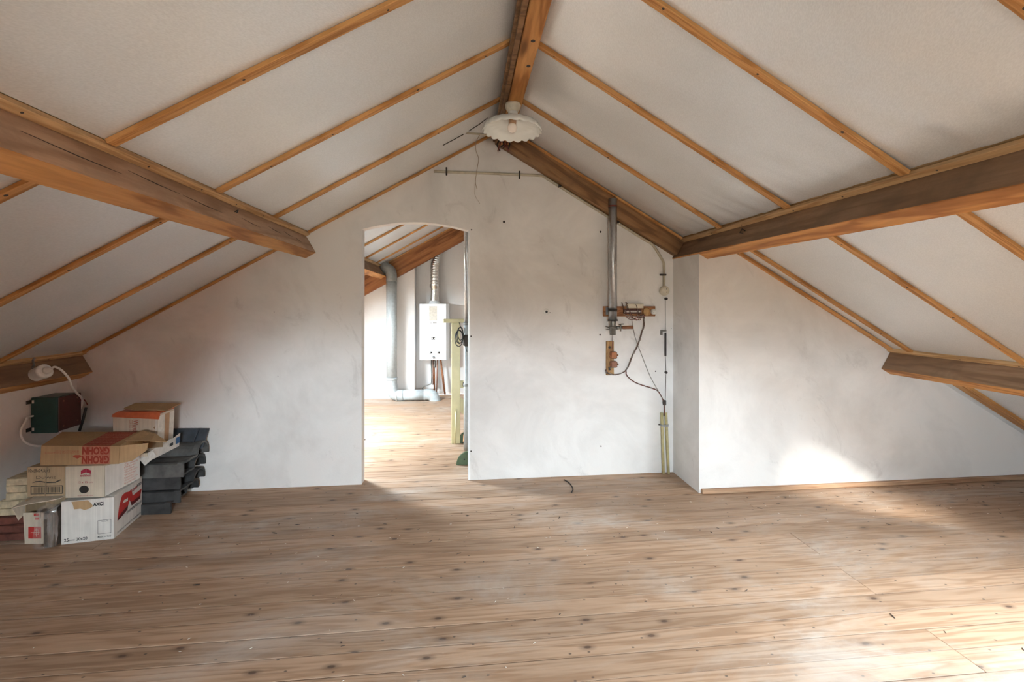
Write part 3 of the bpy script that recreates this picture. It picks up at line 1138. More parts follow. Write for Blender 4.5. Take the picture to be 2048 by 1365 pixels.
# ------------------------------------------------------------------ metal vent pipe and the old control board
yp = 3.555
vp = thing('vent_pipe', at(1225, 668, yp), 'vertical galvanised pipe running from the roof down the gable wall', 'pipe')
pt, pb = at(1226, 398, yp), at(1225, 642, yp)
pb.x = pt.x = (pt.x + pb.x) / 2
MB().tube([pb, pt], 0.033, 28).build('pipe', 'galvanised', vp)
for (py, r, hh) in ((413, .0345, .012), (621, .037, .018), (641, .040, .012)):
    z = at(1225, py, yp).z
    MB().lathe([(r - .004, -hh / 2), (r, -hh / 2), (r, hh / 2), (r - .004, hh / 2)], (pb.x, yp, z), (0, 0, 1), 28).build('ring', 'wire_red' if py == 413 else 'rubber', vp)
z0 = at(1225, 670, yp).z
MB().lathe([(0.0, z0), (0.024, z0), (0.024, z0 + .09), (0.026, z0 + .105), (0.026, pb.z + .004), (0, pb.z + .004)], (pb.x, yp, 0), (0, 0, 1), 24).build('spigot', 'steel_dark', vp)
zc = at(1225, 656, yp).z
tap = MB()
tap.lathe([(.028, -.012), (.031, -.012), (.031, .012), (.028, .012)], (pb.x, yp, zc), (0, 0, 1), 24)
tap.tube([(pb.x + .028, yp, zc), (pb.x + .075, yp, zc)], [.016, .011], 10)
tap.tube([(pb.x - .030, yp, zc), (pb.x - .058, yp - .004, zc + .012)], .005, 6)
tap.tube([(pb.x - .036, yp, zc - .012), (pb.x - .055, yp, zc - .016)], .004, 6)
tap.tube([(pb.x + .062, yp - .01, zc - .028), (pb.x + .062, yp - .01, zc + .028)], .006, 8)
tap.tube([(pb.x + .05, yp - .01, zc + .026), (pb.x + .088, yp - .012, zc + .03)], .0045, 6)
tap.build('clamp', 'steel_dark', vp)
MB().tube([(pb.x + .07, yp, zc), (pb.x + .09, yp, zc + .001), (pb.x + .165, yp, zc + .003), (pb.x + .17, yp, zc + .003)], [.009, .0135, .0145, .008], 12).build('handle', 'handle_wood', vp)
MB().tube([(pb.x, yp, z0), (pb.x + .001, yp + .02, at(1226, 700, yp).z)], .0022, 6).build('wire', 'wire_red', vp)

ybd = YF - .022
cb = thing('terminal_board', at(1258, 634, YF), 'brown wooden terminal board with tangled wires beside the galvanised pipe', 'wiring board')
a, b2 = at(1207, 613, ybd), at(1311, 633, ybd)
MB().bbox(a.x, b2.x, ybd, YF, b2.z, a.z, .003).build('backboard', 'board', cb)
q0, q1 = at(1246, 619, ybd), at(1281, 628, ybd)
MB().bbox(q0.x, q1.x, ybd - .022, ybd, q1.z, q0.z, .002).build('terminal_strip', 'case_brown', cb)
for i in range(14):
    x = q0.x + .006 + (q1.x - q0.x - .012) * i / 13
    MB().bbox(x - .0028, x + .0028, ybd - .027, ybd - .021, q1.z + .012, q1.z + .026, .001).build('terminal', 'white_plastic', cb)
q0, q1 = at(1253, 608, ybd), at(1284, 617, ybd)
MB().bbox(q0.x, q1.x, ybd - .035, ybd, q1.z, q0.z, .003).build('connector_block', 'cream_plastic', cb)
for (px, r, mt) in ((1293, .034, 'board_pale'), (1306, .022, 'white_plastic')):
    p = at(px, 624, ybd)
    MB().lathe([(0, .034 if r < .03 else .014), (r * .8, .033 if r < .03 else .013), (r, .026 if r < .03 else .006), (r, 0)], p, (0, -1, 0), 20).build('insulator', mt, cb)
for dx, dz in ((-.006, .004), (.006, -.004)):
    p = at(1306, 624, ybd - .034)
    MB().disc(p + Vector((dx, 0, dz)), (0, -1, 0), .0022, .002, 6).build('screw', 'soot', cb)
p0, p1 = at(1209, 613, ybd - .002), at(1216, 631, ybd - .002)
MB().bbox(p0.x + .01, p0.x + .032, ybd - .006, ybd, p1.z + .004, p0.z - .006, .001).build('saddle', 'galvanised', cb)
for i in range(9):
    x0 = 1250 + i * 3.6
    y0_ = ybd - .03 - .004 * (i % 4)
    pts = [at(x0, 615 if i % 2 else 621, ybd - .01), at(x0 - 3 + random.uniform(-6, 4), 604 + random.uniform(-3, 6) if i % 3 == 0 else 628 + random.uniform(0, 6), y0_), at(x0 + random.uniform(4, 12), 633 + random.uniform(-3, 8), y0_ - .008), at(1287 + random.uniform(-3, 2), 632 + random.uniform(-4, 3), ybd - .02)]
    MB().tube(spline(pts), .0024, 5).build('wire', ('wire_brown', 'wire_grey', 'wire_red')[i % 3], cb)

# small board below
sb = thing('fuse_board', at(1221, 750, YF), 'small upright wooden board with copper terminals below the galvanised pipe', 'wiring board')
a, b2 = at(1213, 683, ybd), at(1228, 751, ybd)
MB().bbox(a.x, b2.x, ybd, YF, b2.z, a.z, .003).build('backboard', 'board_pale', sb)
for (py0, py1, mt, d) in ((703, 717, 'copper', .045), (722, 734, 'copper_old', .05)):
    q0, q1 = at(1217, py0, ybd), at(1231, py1, ybd)
    MB().bbox(q0.x + .008, q1.x, ybd - d, ybd, q1.z, q0.z, .006).build('terminal_block', mt, sb)
    MB().tube([(q0.x - .002, ybd - d * .7, (q0.z + q1.z) / 2), (q1.x + .012, ybd - d * .7, (q0.z + q1.z) / 2)], .006, 8).build('bolt', 'copper', sb)
for py in (695, 739):
    MB().disc(at(1219, py, ybd), (0, -1, 0), .010, .004, 12).build('screw', 'soot', sb)
MB().tube([at(1217, 736, ybd - .03), at(1233, 735, ybd - .035)], .004, 6).build('lug', 'steel_dark', sb)

# braided cables
cable = thing('wall_cable', at(1252, 745, YF), 'braided brown cable looping from the terminal board down to the small board', 'cable')
yk = YF - .018
main = [at(1287, 630, ybd - .015), at(1288, 650, yk - .02), at(1283, 668, yk - .025), at(1276, 690, yk - .02), at(1265, 712, yk - .015), at(1254, 738, yk), at(1243, 747, yk), at(1228, 750, yk - .01), at(1214, 746, yk - .012), at(1212, 740, yk - .012)]
for k_, mt in ((0, 'wire_brown'), (1, 'wire_grey'), (2, 'wire_brown')):
    cen = spline(main, 10)
    pts = []
    for i, p in enumerate(cen):
        ang = i * 0.55 + k_ * 2.094
        pts.append(p + Vector((math.cos(ang) * .0042, math.sin(ang) * .0042, math.cos(ang) * .002)))
    MB().tube(pts, .0036, 6).build('strand', mt, cable)
cable2 = thing('wall_cable', at(1328, 805, YF), 'twisted dark cable from the small board to the yellow tubes', 'cable')
main = [at(1252, 742, yk), at(1254, 752, yk), at(1268, 764, yk), at(1285, 771, yk), at(1304, 777, yk), at(1315, 782, yk), at(1322, 792, yk), at(1328, 806, yk - .01), at(1329, 824, yk - .008), at(1328, 832, yk - .006)]
for k_, mt in ((0, 'wire_brown'), (1, 'wire_red'), (2, 'wire_brown')):
    cen = spline(main, 10)
    pts = []
    for i, p in enumerate(cen):
        ang = i * 0.5 + k_ * 2.094
        pts.append(p + Vector((math.cos(ang) * .0026, math.sin(ang) * .003, math.sin(ang) * .0026)))
    MB().tube(pts, .0027, 6).build('strand', mt, cable2)
MB().lathe([(.012, -.02), (.014, -.012), (.014, .012), (.012, .02)], at(1329, 806, yk - .01), (0, 0, 1), 12).build('tape_wrap', 'soot', cable2)
cable3 = MB().tube(spline([at(1263, 634, yk - .01), at(1266, 655, yk - .006), at(1272, 680, yk), at(1284, 712, yk), at(1300, 752, yk), at(1318, 785, yk), at(1329, 803, yk - .006)]), .0026, 6).build('wall_wire', 'wire_grey')
tag(cable3, 'thin grey wire hanging from terminal board diagonally to the yellow tubes', 'wire')

# hole with a white rosette, and the dark plug holes in the wall
p = at(1092, 624, YF)
ros = thing('wall_rosette', p, 'small white rosette around a dark hole in the gable wall', 'rosette')
MB().lathe([(.009, .006), (.020, .005), (.026, 0)], p, (0, -1, 0), 20).build('ring', 'white_plastic', ros)
MB().disc(p + Vector((.004, 0, 0)), (0, -1, 0), .010, .006, 12).build('hole', 'black', ros)
for (px, py, r) in ((1008, 444, .010), (943, 460, .006), (942, 673, .006), (942, 903, .006), (1201, 464, .009), (1200, 670, .007), (1202, 893, .006), (1311, 743, .006), (1100, 626, .004), (730, 880, .004)):
    MB().disc(at(px, py, YF) + Vector((0, .001, 0)), (0, -1, 0), r, .002, 10).build('plug_hole', 'soot', wall_gable)
tag(MB().tube(spline([at(1122, 954, 3.5), onz(1128, 960, .004), onz(1138, 966, .004), onz(1146, 978, .004), onz(1143, 986, .004)][1:]), .004, 6).build('wire_scrap', 'soot'), 'short curled dark wire scrap on the floor near the gable wall', 'wire')

# ------------------------------------------------------------------ transformer on the low left wall
tx0, tx1, ty0, ty1, tz0, tz1 = KNEE_L + .004, -2.662, 3.284, 3.462, .566, .792
tr = thing('transformer_box', ((tx0 + tx1) / 2, (ty0 + ty1) / 2, tz0), 'dark green and brown metal transformer box mounted on the low left wall', 'transformer')
MB().bbox(tx0, tx1 - .02, ty0, ty1, tz0, tz1, .003).bbox(tx0 + .006, tx1 - .004, ty0 - .004, ty0 + .012, tz0 - .004, tz1 + .004, .002).build('case', 'case_green', tr)
MB().bbox(tx1 - .02, tx1, ty0 + .006, ty1 + .004, tz0 + .002, tz1 - .002, .003).build('side_cover', 'case_brown', tr)
for z in (tz0 + .022, tz1 - .024):
    MB().bbox(tx0 - .003, tx0 + .004, ty0 - .03, ty0 + .01, z - .012, z + .012, .001).build('mounting_lug', 'black', tr)
    MB().bbox(tx0 + .012, tx0 + .024, ty0 - .007, ty0 - .003, z - .009, z + .011, .001).build('slot', 'white_plastic', tr)
for (y, z) in ((ty0 + .04, tz0 + .03), (ty0 + .04, tz1 - .03), (ty1 - .03, tz0 + .04), (ty1 - .03, tz1 - .03)):
    MB().disc((tx1, y, z), (1, 0, 0), .005, .003, 8).build('screw', 'copper_old', tr)
gp = at(68, 832, ty0)
lead = [gp + Vector((0, .004, 0)), gp + Vector((-.012, -.03, -.004)), at(52, 842, 3.22), at(42, 862, 3.20), at(46, 880, 3.20), at(60, 890, 3.22), at(84, 893, 3.26), at(100, 888, 3.36), at(115, 872, 3.42), at(124, 862, 3.45)]
MB().tube(spline(lead), .0062, 8).build('cord', 'white_plastic', tr)
MB().tube([at(159, 862, 3.47), at(166, 840, 3.475), at(172, 816, 3.48)], .008, 8).build('side_rod', 'black', tr)
MB().tube(spline([(tx1, ty1 - .02, tz1 - .06), (tx1 + .02, ty1 + .0, tz1 - .052), (tx1 + .035, ty1 + .01, tz1 - .09)]), .003, 6).build('wire', 'wire_red', tr)

# white socket with plug, hung on the low left beam
s_c = at(88, 745, 3.05)
so = thing('socket_plug', at(76, 748, 3.05), 'white round plug and socket hanging on the low left beam', 'plug')
d = (at(104, 737, 3.00) - at(70, 751, 3.02)).normalized()
a = at(70, 751, 3.02)
MB().lathe([(0, -.001), (.036, 0), (.040, .006), (.040, .055), (.043, .057), (.043, .074), (.036, .076), (0, .076)], a, d, 24).build('socket', 'white_plastic', so)
e = a + d * .076
MB().lathe([(.0, .0), (.021, 0), (.021, .018), (.016, .026), (.009, .034), (.006, .040), (0, .040)], e, d, 18).build('plug', 'white_plastic', so)
g = e + d * .036
MB().tube(spline([g, g + d * .03, at(124, 742, 3.02), at(138, 758, 3.08), at(143, 772, 3.14), at(153, 786, 3.28), at(163, 796, 3.4), at(165, 806, 3.46), at(161, 818, 3.475)]), .0062, 8).build('cord', 'white_plastic', so)
hg = [at(70, 716, 3.11), at(66, 722, 3.10), at(68, 730, 3.09), at(65, 735, 3.09), at(69, 742, 3.08), at(74, 746, 3.075)]
MB().tube(spline(hg), .006, 6).build('twisted_hanger', 'steel_dark', so)


# ------------------------------------------------------------------ printing on boxes
DG = None


def text_mesh(txt, bold=0.0):
    cu = bpy.data.curves.new('lettering', 'FONT')
    cu.body = txt
    cu.offset = bold
    cu.resolution_u = 3
    ob = bpy.data.objects.new('lettering', cu)
    COL.objects.link(ob)
    dg = bpy.context.evaluated_depsgraph_get()
    me = bpy.data.meshes.new_from_object(ob.evaluated_get(dg))
    vs = [v.co.copy() for v in me.vertices]
    fs = [tuple(p.vertices) for p in me.polygons]
    bpy.data.objects.remove(ob)
    bpy.data.curves.remove(cu)
    bpy.data.meshes.remove(me)
    return vs, fs


class Face:
    """a printed face: p(a, b) runs 0..1 across (a) and up (b) over the quad bl, br, tr, tl"""
    def __init__(self, bl, br, tr_, tl, lift=0.0012):
        self.q = [Vector(x) for x in (bl, br, tr_, tl)]
        self.nm = (self.q[1] - self.q[0]).cross(self.q[3] - self.q[0]).normalized() * lift

    def p(self, a, b):
        q = self.q
        return (q[0] * (1 - a) + q[1] * a) * (1 - b) + (q[3] * (1 - a) + q[2] * a) * b + self.nm

    def text(self, txt, a0, b0, a1, b1, mat, parent, rot=0, bold=0.0, name='lettering'):
        vs, fs = text_mesh(txt, bold)
        x0, x1 = min(v.x for v in vs), max(v.x for v in vs)
        y0, y1 = min(v.y for v in vs), max(v.y for v in vs)
        out = []
        for v in vs:
            u, w = (v.x - x0) / (x1 - x0), (v.y - y0) / (y1 - y0)
            if rot == 180:
                u, w = 1 - u, 1 - w
            elif rot == -90:
                u, w = w, 1 - u
            elif rot == 90:
                u, w = 1 - w, u
            out.append(self.p(a0 + (a1 - a0) * u, b0 + (b1 - b0) * w))
        return MB().quadmesh(out, fs).build(name, mat, parent)

    def poly(self, pts, mat, parent, name='print', lift=0.0):
        return MB().quadmesh([self.p(*q) + self.nm * lift for q in pts], [tuple(range(len(pts)))]).build(name, mat, parent)

    def rects(self, rs, mat, parent, name='print', lift=0.0):
        mb = MB()
        for (a0, b0, a1, b1) in rs:
            mb.quadmesh([self.p(a0, b0) + self.nm * lift, self.p(a1, b0) + self.nm * lift, self.p(a1, b1) + self.nm * lift, self.p(a0, b1) + self.nm * lift], [(0, 1, 2, 3)])
        return mb.build(name, mat, parent)

    def frame(self, a0, b0, a1, b1, t, mat, parent, name='print'):
        w = (self.q[1] - self.q[0]).length
        h = (self.q[3] - self.q[0]).length
        ta, tb = t / w, t / h
        return self.rects([(a0, b0, a1, b0 + tb), (a0, b1 - tb, a1, b1), (a0, b0, a0 + ta, b1), (a1 - ta, b0, a1, b1)], mat, parent, name)


def V3(x, y, z):
    return Vector((x, y, z))


def rot_rect(cx, cy, w, d, ang):
    """corners counter-clockwise from the near left one, of a w x d rectangle whose near left corner is cx, cy"""
    u = Vector((math.cos(ang), math.sin(ang), 0))
    v = Vector((-math.sin(ang), math.cos(ang), 0))
    o = Vector((cx, cy, 0))
    return [o, o + u * w, o + u * w + v * d, o + v * d]


def lifted(pts, z):
    return [Vector((p.x, p.y, z)) for p in pts]


# --- big white tile carton
ca = rot_rect(-2.350, 2.920, 0.257, 0.325, math.radians(9.5))
ZA = 0.250
A = thing('tile_carton', (-2.25, 3.07, 0), 'large white tile carton with a red emblem, bottom of the stack', 'box', 'cartons in the left corner')
MB().hexa(lifted(ca, 0), lifted(ca, ZA)).build('body', 'card_white', A)
fl = MB()
q = lifted(ca, ZA)
fl.prism([q[1] + V3(.0, .002, .001), q[2] + V3(0, 0, .001), q[2] + V3(-.06, 0, .012), q[1] + V3(-.055, .02, .006)], (0, 0, .003))
fl.build('flap', 'card_white', A)
FA = Face(*[Vector((p.x, p.y, z)) for p, z in ((ca[0], 0), (ca[1], 0), (ca[1], ZA), (ca[0], ZA))])
FA.text('25', .05, .055, .14, .13, 'ink_black', A, bold=.02)
FA.text('pezzi', .15, .06, .25, .10, 'ink_black', A, bold=.02)
FA.text('20x20', .28, .055, .49, .125, 'ink_black', A, bold=.02)
FA.text('Made in Italy', .69, .05, .95, .105, 'ink_black', A, bold=.006)
FA.frame(.69, .155, .95, .48, .0018, 'ink_black', A, 'printed_frame')
FA.text('TONALITA', .75, .43, .90, .465, 'ink_black', A)
FA.text('AXCI', .60, .825, .80, .915, 'ink_black', A, bold=.05)
FA.poly([(.19, .985), (.50, .985), (.57, .90), (.60, .83), (.53, .78), (.44, .76), (.36, .80), (.24, .80), (.22, .90)], 'card_brown', A, 'torn_patch')
GA = Face(*[Vector((p.x, p.y, z)) for p, z in ((ca[1], 0), (ca[2], 0), (ca[2], ZA), (ca[1], ZA))])
GA.poly([(.11, .41), (.167, .69), (.26, .894), (.37, .915), (.51, .866), (.593, .889), (.53, .642), (.456, .49), (.204, .433)], 'ink_red', A, 'emblem')
GA.poly([(.593, .889), (.64, .695), (.98, .70), (.915, .487), (.593, .479), (.53, .642)], 'ink_red', A, 'emblem')
GA.poly([(.278, .69), (.322, .748), (.463, .735), (.456, .66)], 'card_white', A, 'emblem', .8)
GA.poly([(.11, .41), (.10, .36), (.17, .365), (.44, .445), (.456, .49), (.46, .545), (.25, .49)], 'ink_dark_red', A, 'emblem', 1.0)
GA.poly([(.545, .60), (.593, .46), (.915, .475), (.93, .55), (.62, .55)], 'ink_dark_red', A, 'emblem', 1.0)
GA.text('cotto', .62, .80, .80, .88, 'ink_red', A, bold=.02)
GA.text('NOVO', .80, .82, .97, .90, 'ink_black', A, bold=.03)
GA.text('PAVIMENTI 20 x 20', .45, .34, .97, .41, 'ink_black', A)
GA.text('CERAMICA PAVIMENTO RIVESTIMENTO', .10, .055, .95, .10, 'ink_black', A)

# --- 15 x 15 carton on top of it
cb_ = rot_rect(-2.349, 2.946, 0.216, 0.232, math.radians(-1.5))
ZB0, ZB1 = ZA + .013, 0.448
Bx = thing('tile_carton', (-2.24, 3.05, ZB0), 'white carton printed 15 x 15 cm with a round dark hole', 'box', 'cartons in the left corner')
MB().hexa(lifted(cb_, ZB0), lifted(cb_, ZB1)).build('body', 'card_cream', Bx)
e1 = lifted(cb_, ZB0)
fq = [e1[1] + V3(.003, .001, .003), e1[2] + V3(.034, 0, .020), e1[2] + V3(.034, 0, .180), e1[1] + V3(.003, .001, .181)]
MB().prism(fq, (.003, 0, 0)).build('side_flap', 'card_white', Bx)
FB = Face(*[Vector((p.x, p.y, z)) for p, z in ((cb_[0], ZB0), (cb_[1], ZB0), (cb_[1], ZB1), (cb_[0], ZB1))])
FB.poly([(.40, .745), (.40, .86), (.525, .93), (.525, .80)], 'ink_wine', Bx, 'emblem')
FB.poly([(.535, .80), (.535, .93), (.66, .86), (.66, .745)], 'ink_wine', Bx, 'emblem')
FB.text('edilen', .385, .665, .665, .745, 'ink_wine', Bx, bold=.01)
FB.text('15 x 15 cm', .33, .455, .70, .52, 'ink_wine', Bx)
FB.text('MONOCOTTURA  PRIMA', .32, .04, .72, .075, 'ink_wine', Bx)
FB.poly([(.48 + .125 * math.cos(i * .3142), .255 + .125 * math.sin(i * .3142)) for i in range(20)], 'black', Bx, 'hand_hole')
fo = V3(.0035, 0, 0)
GB = Face(fq[0] * .5 + fq[1] * .5 + fo, fq[1] + fo, fq[2] + fo, fq[3] * .5 + fq[2] * .5 + fo, .0015)
for i, w_ in enumerate(('Piastrelle', 'Carreaux', 'Fliesen', 'Ceramica', 'Wandtegels', 'Wall tiles', 'Revestim.', 'Azulejos de', 'Keramik')):
    GB.text(w_, .04, .85 - i * .098, .62 + .12 * ((i * 5) % 3), .92 - i * .098, 'ink_pink', Bx)

# --- brown nut carton, tied with string
cc_ = rot_rect(-2.566, 2.962, 0.208, 0.20, math.radians(-2.5))
ZC0, ZC1 = 0.274, 0.446
Cx = thing('snack_carton', (-2.46, 3.06, ZC0), 'tan carton printed 10x(8x24,5gr) with a barcode and string', 'box', 'cartons in the left corner')
MB().hexa(lifted(cc_, ZC0), lifted(cc_, ZC1)).build('body', 'card_tan', Cx)
FC = Face(*[Vector((p.x, p.y, z)) for p, z in ((cc_[0], ZC0), (cc_[1], ZC0), (cc_[1], ZC1), (cc_[0], ZC1))])
FC.text('10x(8x24,5gr)', .03, .80, .60, .94, 'ink_brown', Cx, bold=.015)
FC.text('Duyvis', .24, .56, .76, .70, 'ink_brown', Cx)
FC.poly([(.11, .46), (.22, .52), (.35, .525), (.55, .485), (.75, .49), (.90, .57), (.90, .53), (.76, .455), (.55, .45), (.35, .49), (.22, .485)], 'ink_black', Cx, 'swoosh')
FC.text('snack nootjes', .27, .405, .55, .44, 'ink_brown', Cx)
FC.frame(.09, .07, .95, .36, .0042, 'ink_black', Cx, 'barcode_frame')
bars, x = [], .155
random.seed(3)
while x < .87:
    w_ = random.choice((.008, .008, .014, .02))
    bars.append((x, .12, x + w_, .315))
    x += w_ + random.choice((.008, .012, .018))
FC.rects(bars, 'ink_brown', Cx, 'barcode')
sx = lambda t: FC.p(.485 + .05 * t, t) + FC.nm * 1.5
MB().tube([sx(0), sx(.5), sx(1.0), sx(1.0) + V3(0, .19, .003)], .0022, 6).build('string', 'string', Cx)

# --- open carton at the bottom left with dark tiles in a plastic bag
Dx = thing('open_carton', (-2.47, 3.05, 0), 'torn open carton with a red printed square under the tan carton', 'box', 'cartons in the left corner')
x0, x1, y0, y1, zt = -2.570, -2.380, 2.952, 3.085, 0.258
t = .004
bd = MB()
bd.box(x0, x0 + t, y0, y1, 0, zt).box(x1 - t, x1, y0 + .03, y1, 0, zt).box(x0, x1, y1 - t, y1, 0, zt).box(x0, x1, y0, y1, 0, t)
bd.build('body', 'card_tan', Dx)
MB().prism([(x0 + .002, y0 - .004, .002), (x1 - .03, y0 - .018, .002), (x1 - .03, y0 - .014, .182), (x0 - .006, y0 - .006, .186)], (0, .004, 0)).build('front_panel', 'card_cream', Dx)
MB().prism([(x0 - .03, y0 - .045, zt - .028), (x0 + .06, y0 - .03, zt - .012), (x1 - .05, y0 - .02, zt - .006), (x1, y0 - .004, zt), (x1, y1, zt + .012), (x0 + .012, y1, zt + .012), (x0 - .03, y0 + .06, zt - .01)], (0, 0, .004)).build('lid_flap', 'card_cream', Dx)
MB().prism([(x0 - .032, y0 - .046, zt - .026), (x0 - .03, y0 + .05, zt - .012), (x0 - .012, y0 + .03, .185), (x0 - .006, y0 - .035, .155), (x0 - .022, y0 - .04, .205)], (.003, 0, 0)).build('torn_flap', 'card_cream', Dx)
FD = Face((x0 + .002, y0 - .004, .002), (x1 - .03, y0 - .018, .002), (x1 - .03, y0 - .014, .182), (x0 - .006, y0 - .006, .186), .0035)
FD.poly([(.16, .18), (.62, .18), (.62, .56), (.18, .56)], 'ink_red', Dx, 'emblem')
FD.frame(.40, .30, .52, .46, .0016, 'paper_label', Dx, 'emblem')
FD.rects([(.27, .372, .58, .385), (.455, .24, .465, .52)], 'paper_label', Dx, 'emblem', .5)
FD.rects([(.38, .90, .56, .985), (.42, .78, .56, .86)], 'ink_red', Dx, 'print')
for i in range(5):
    x = x1 - .046 + i * .0118
    tl = MB().bbox(x, x + .0098, y0 - .055 - .002 * (i % 2), y0 + .10, .001, .205 - .006 * (i % 3), .0015).build('wall_tile', 'tile_edge')
    tag(tl, 'dark tile standing on edge in the clear bag beside the white carton', 'tile', 'tiles in the plastic bag')
bag = MB()
gx, gy = 10, 14
vs, fs = [], []
for i in range(gx + 1):
    for j in range(gy + 1):
        a_, b_2 = i / gx, j / gy
        xx = x1 - .078 + .092 * a_ + .022 * math.sin(b_2 * 3.1) * (a_ - .5) + (.03 * (b_2 - .45) if a_ < .35 else 0)
        yy_ = y0 - .066 - .014 * math.sin(a_ * 3.14) + noise.noise(Vector((a_ * 5, b_2 * 6, 1))) * .012 + .07 * max(0, b_2 - .86) * 6
        zz = .003 + .232 * min(b_2, .9) / .9 + noise.noise(Vector((a_ * 4, b_2 * 3, 5))) * .010 * b_2
        if a_ > .85:
            yy_ += .02
        vs.append(V3(xx, yy_, max(.002, zz)))
for i in range(gx):
    for j in range(gy):
        if 2 <= i <= 6 and 1 <= j <= 8 and i >= 5:
            continue
        q = i * (gy + 1) + j
        fs.append((q, q + 1, q + gy + 2, q + gy + 1))
tag(bag.quadmesh(vs, fs, True).build('plastic_bag', 'film'), 'crumpled clear plastic bag over the dark tiles', 'bag')

# --- long brown carton with upside-down red print
b0 = [V3(-2.513, 2.979, .4495), V3(-2.066, 2.957, .4495), V3(-2.115, 3.245, .4495), V3(-2.60, 3.262, .4495)]
t0 = [V3(-2.508, 2.981, .566), V3(-2.066, 2.962, .556), V3(-2.125, 3.245, .562), V3(-2.62, 3.262, .572)]
Ex = thing('long_carton', (-2.3, 3.1, .4495), 'long brown carton with upside-down red lettering and open flaps', 'box', 'cartons in the left corner')
MB().hexa(b0, t0).build('body', 'card_brown', Ex)
MB().prism([b0[1] + V3(.001, .001, .003), b0[1] + V3(.058, .022, .008), b0[1] + V3(.124, .05, .062), b0[1] + V3(.128, .055, .104), t0[1] + V3(.001, .001, 0)], (0, .004, 0)).build('end_flap', 'card_brown', Ex)
MB().prism([t0[2] + V3(-.02, -.05, .002), t0[1] + V3(-.035, .10, .002), t0[1] + V3(.10, .115, -.01), t0[1] + V3(.165, .17, -.035), t0[2] + V3(.12, -.06, .0), t0[2] + V3(.02, -.02, .012)], (0, 0, .004)).build('top_flap', 'card_brown', Ex)
MB().prism([b0[2] + V3(.001, 0, .003), b0[2] + V3(.14, -.04, .02), b0[2] + V3(.15, -.05, .08), t0[2] + V3(.001, 0, -.01)], (0, .004, 0)).build('end_flap', 'card_inside', Ex)
FE = Face(b0[0], b0[1], t0[1], t0[0])
FE.rects([(.525, .02, .885, .995)], 'ink_salmon', Ex, 'print_ground')
FE2 = Face(b0[0], b0[1], t0[1], t0[0], .0024)
FE2.text('GROHN', .53, .05, .88, .47, 'ink_dark_brick', Ex, 180, .045)
FE2.text('GROHN', .53, .53, .88, .95, 'ink_dark_brick', Ex, 180, .045)
FE.text('Norddeutsche Steingutfabrik', .05, .60, .49, .67, 'ink_brick', Ex, 180)
FE.text('2820 Bremen 70 Grohn', .18, .70, .49, .75, 'ink_brick', Ex, 180)
FE.poly([(.41, .44), (.47, .32), (.53, .44), (.50, .52), (.44, .52)][::-1], 'ink_brick', Ex, 'emblem')
TE = Face(t0[0], t0[1], t0[2], t0[3])
TE.poly([(.525, .005), (.885, .005), (.94, .99), (.58, .99)], 'ink_brick', Ex, 'print_ground')
TE2 = Face(t0[0], t0[1], t0[2], t0[3], .0026)
for i in range(8):
    TE2.text('GROHN GROHN', .535 + .007 * i, .03 + i * .12, .875 + .007 * i, .105 + i * .12, 'ink_pink', Ex, 180, .0)

# --- roof tiles stacked on the floor
tile_n = [0]
TP = [(0, 0), (0, .092)]
prof_o = [(0.0, 0.0), (0.0, 0.088), (0.012, 0.094), (0.06, 0.090), (0.10, 0.094), (0.165, 0.090)]
for i in range(11):
    a = math.pi - math.pi * i / 10
    prof_o.append((0.245 + 0.078 * math.cos(a), 0.088 + 0.078 * math.sin(a)))
prof_o.append((0.323, 0.062))
def offset_profile(pr, t):
    out = []
    for i, (a, b) in enumerate(pr):
        p, q = pr[max(0, i - 1)], pr[min(len(pr) - 1, i + 1)]
        dx, dy = q[0] - p[0], q[1] - p[1]
        ln = math.hypot(dx, dy) or 1
        out.append((a + dy / ln * t, b - dx / ln * t))
    return out
prof_i = offset_profile(prof_o, 0.014)


def roof_tile(x0, y0, z0, L, ang, mat, label, squash=1.0, tilt=0.0):
    n_ = len(prof_o)
    u = Vector((math.cos(ang), math.sin(ang), math.sin(tilt)))
    v = Vector((-math.sin(ang), math.cos(ang), 0))
    segs = [0, .03, .035, L - .04, L - .035, L]
    rise = [0.006, 0.006, 0, 0, 0.007, 0.007]
    vs, fs = [], []
    for s_, r_ in zip(segs, rise):
        for (a, b2) in prof_o:
            vs.append(Vector((x0, y0, z0)) + u * s_ + v * a + Vector((0, 0, b2 * squash + r_ * (b2 > .05))))
        for (a, b2) in prof_i:
            vs.append(Vector((x0, y0, z0)) + u * s_ + v * a + Vector((0, 0, max(0, b2) * squash + r_ * (b2 > .05))))
    m_ = 2 * n_
    for k_ in range(len(segs) - 1):
        for i in range(n_ - 1):
            fs.append((k_ * m_ + i, k_ * m_ + i + 1, (k_ + 1) * m_ + i + 1, (k_ + 1) * m_ + i))
            fs.append((k_ * m_ + n_ + i, (k_ + 1) * m_ + n_ + i, (k_ + 1) * m_ + n_ + i + 1, k_ * m_ + n_ + i + 1))
        for i in (0, n_ - 1):
            fs.append((k_ * m_ + i, (k_ + 1) * m_ + i, (k_ + 1) * m_ + n_ + i, k_ * m_ + n_ + i))
    for k_ in (0, len(segs) - 1):
        for i in range(n_ - 1):
            fs.append((k_ * m_ + i, k_ * m_ + i + 1, k_ * m_ + n_ + i + 1, k_ * m_ + n_ + i))
    o = MB().quadmesh(vs, fs).build('roof_tile', mat)
    origin_to(o, (x0 + L / 2, y0 + .16, z0))
    return tag(o, label, 'roof tile', 'stacked roof tiles')


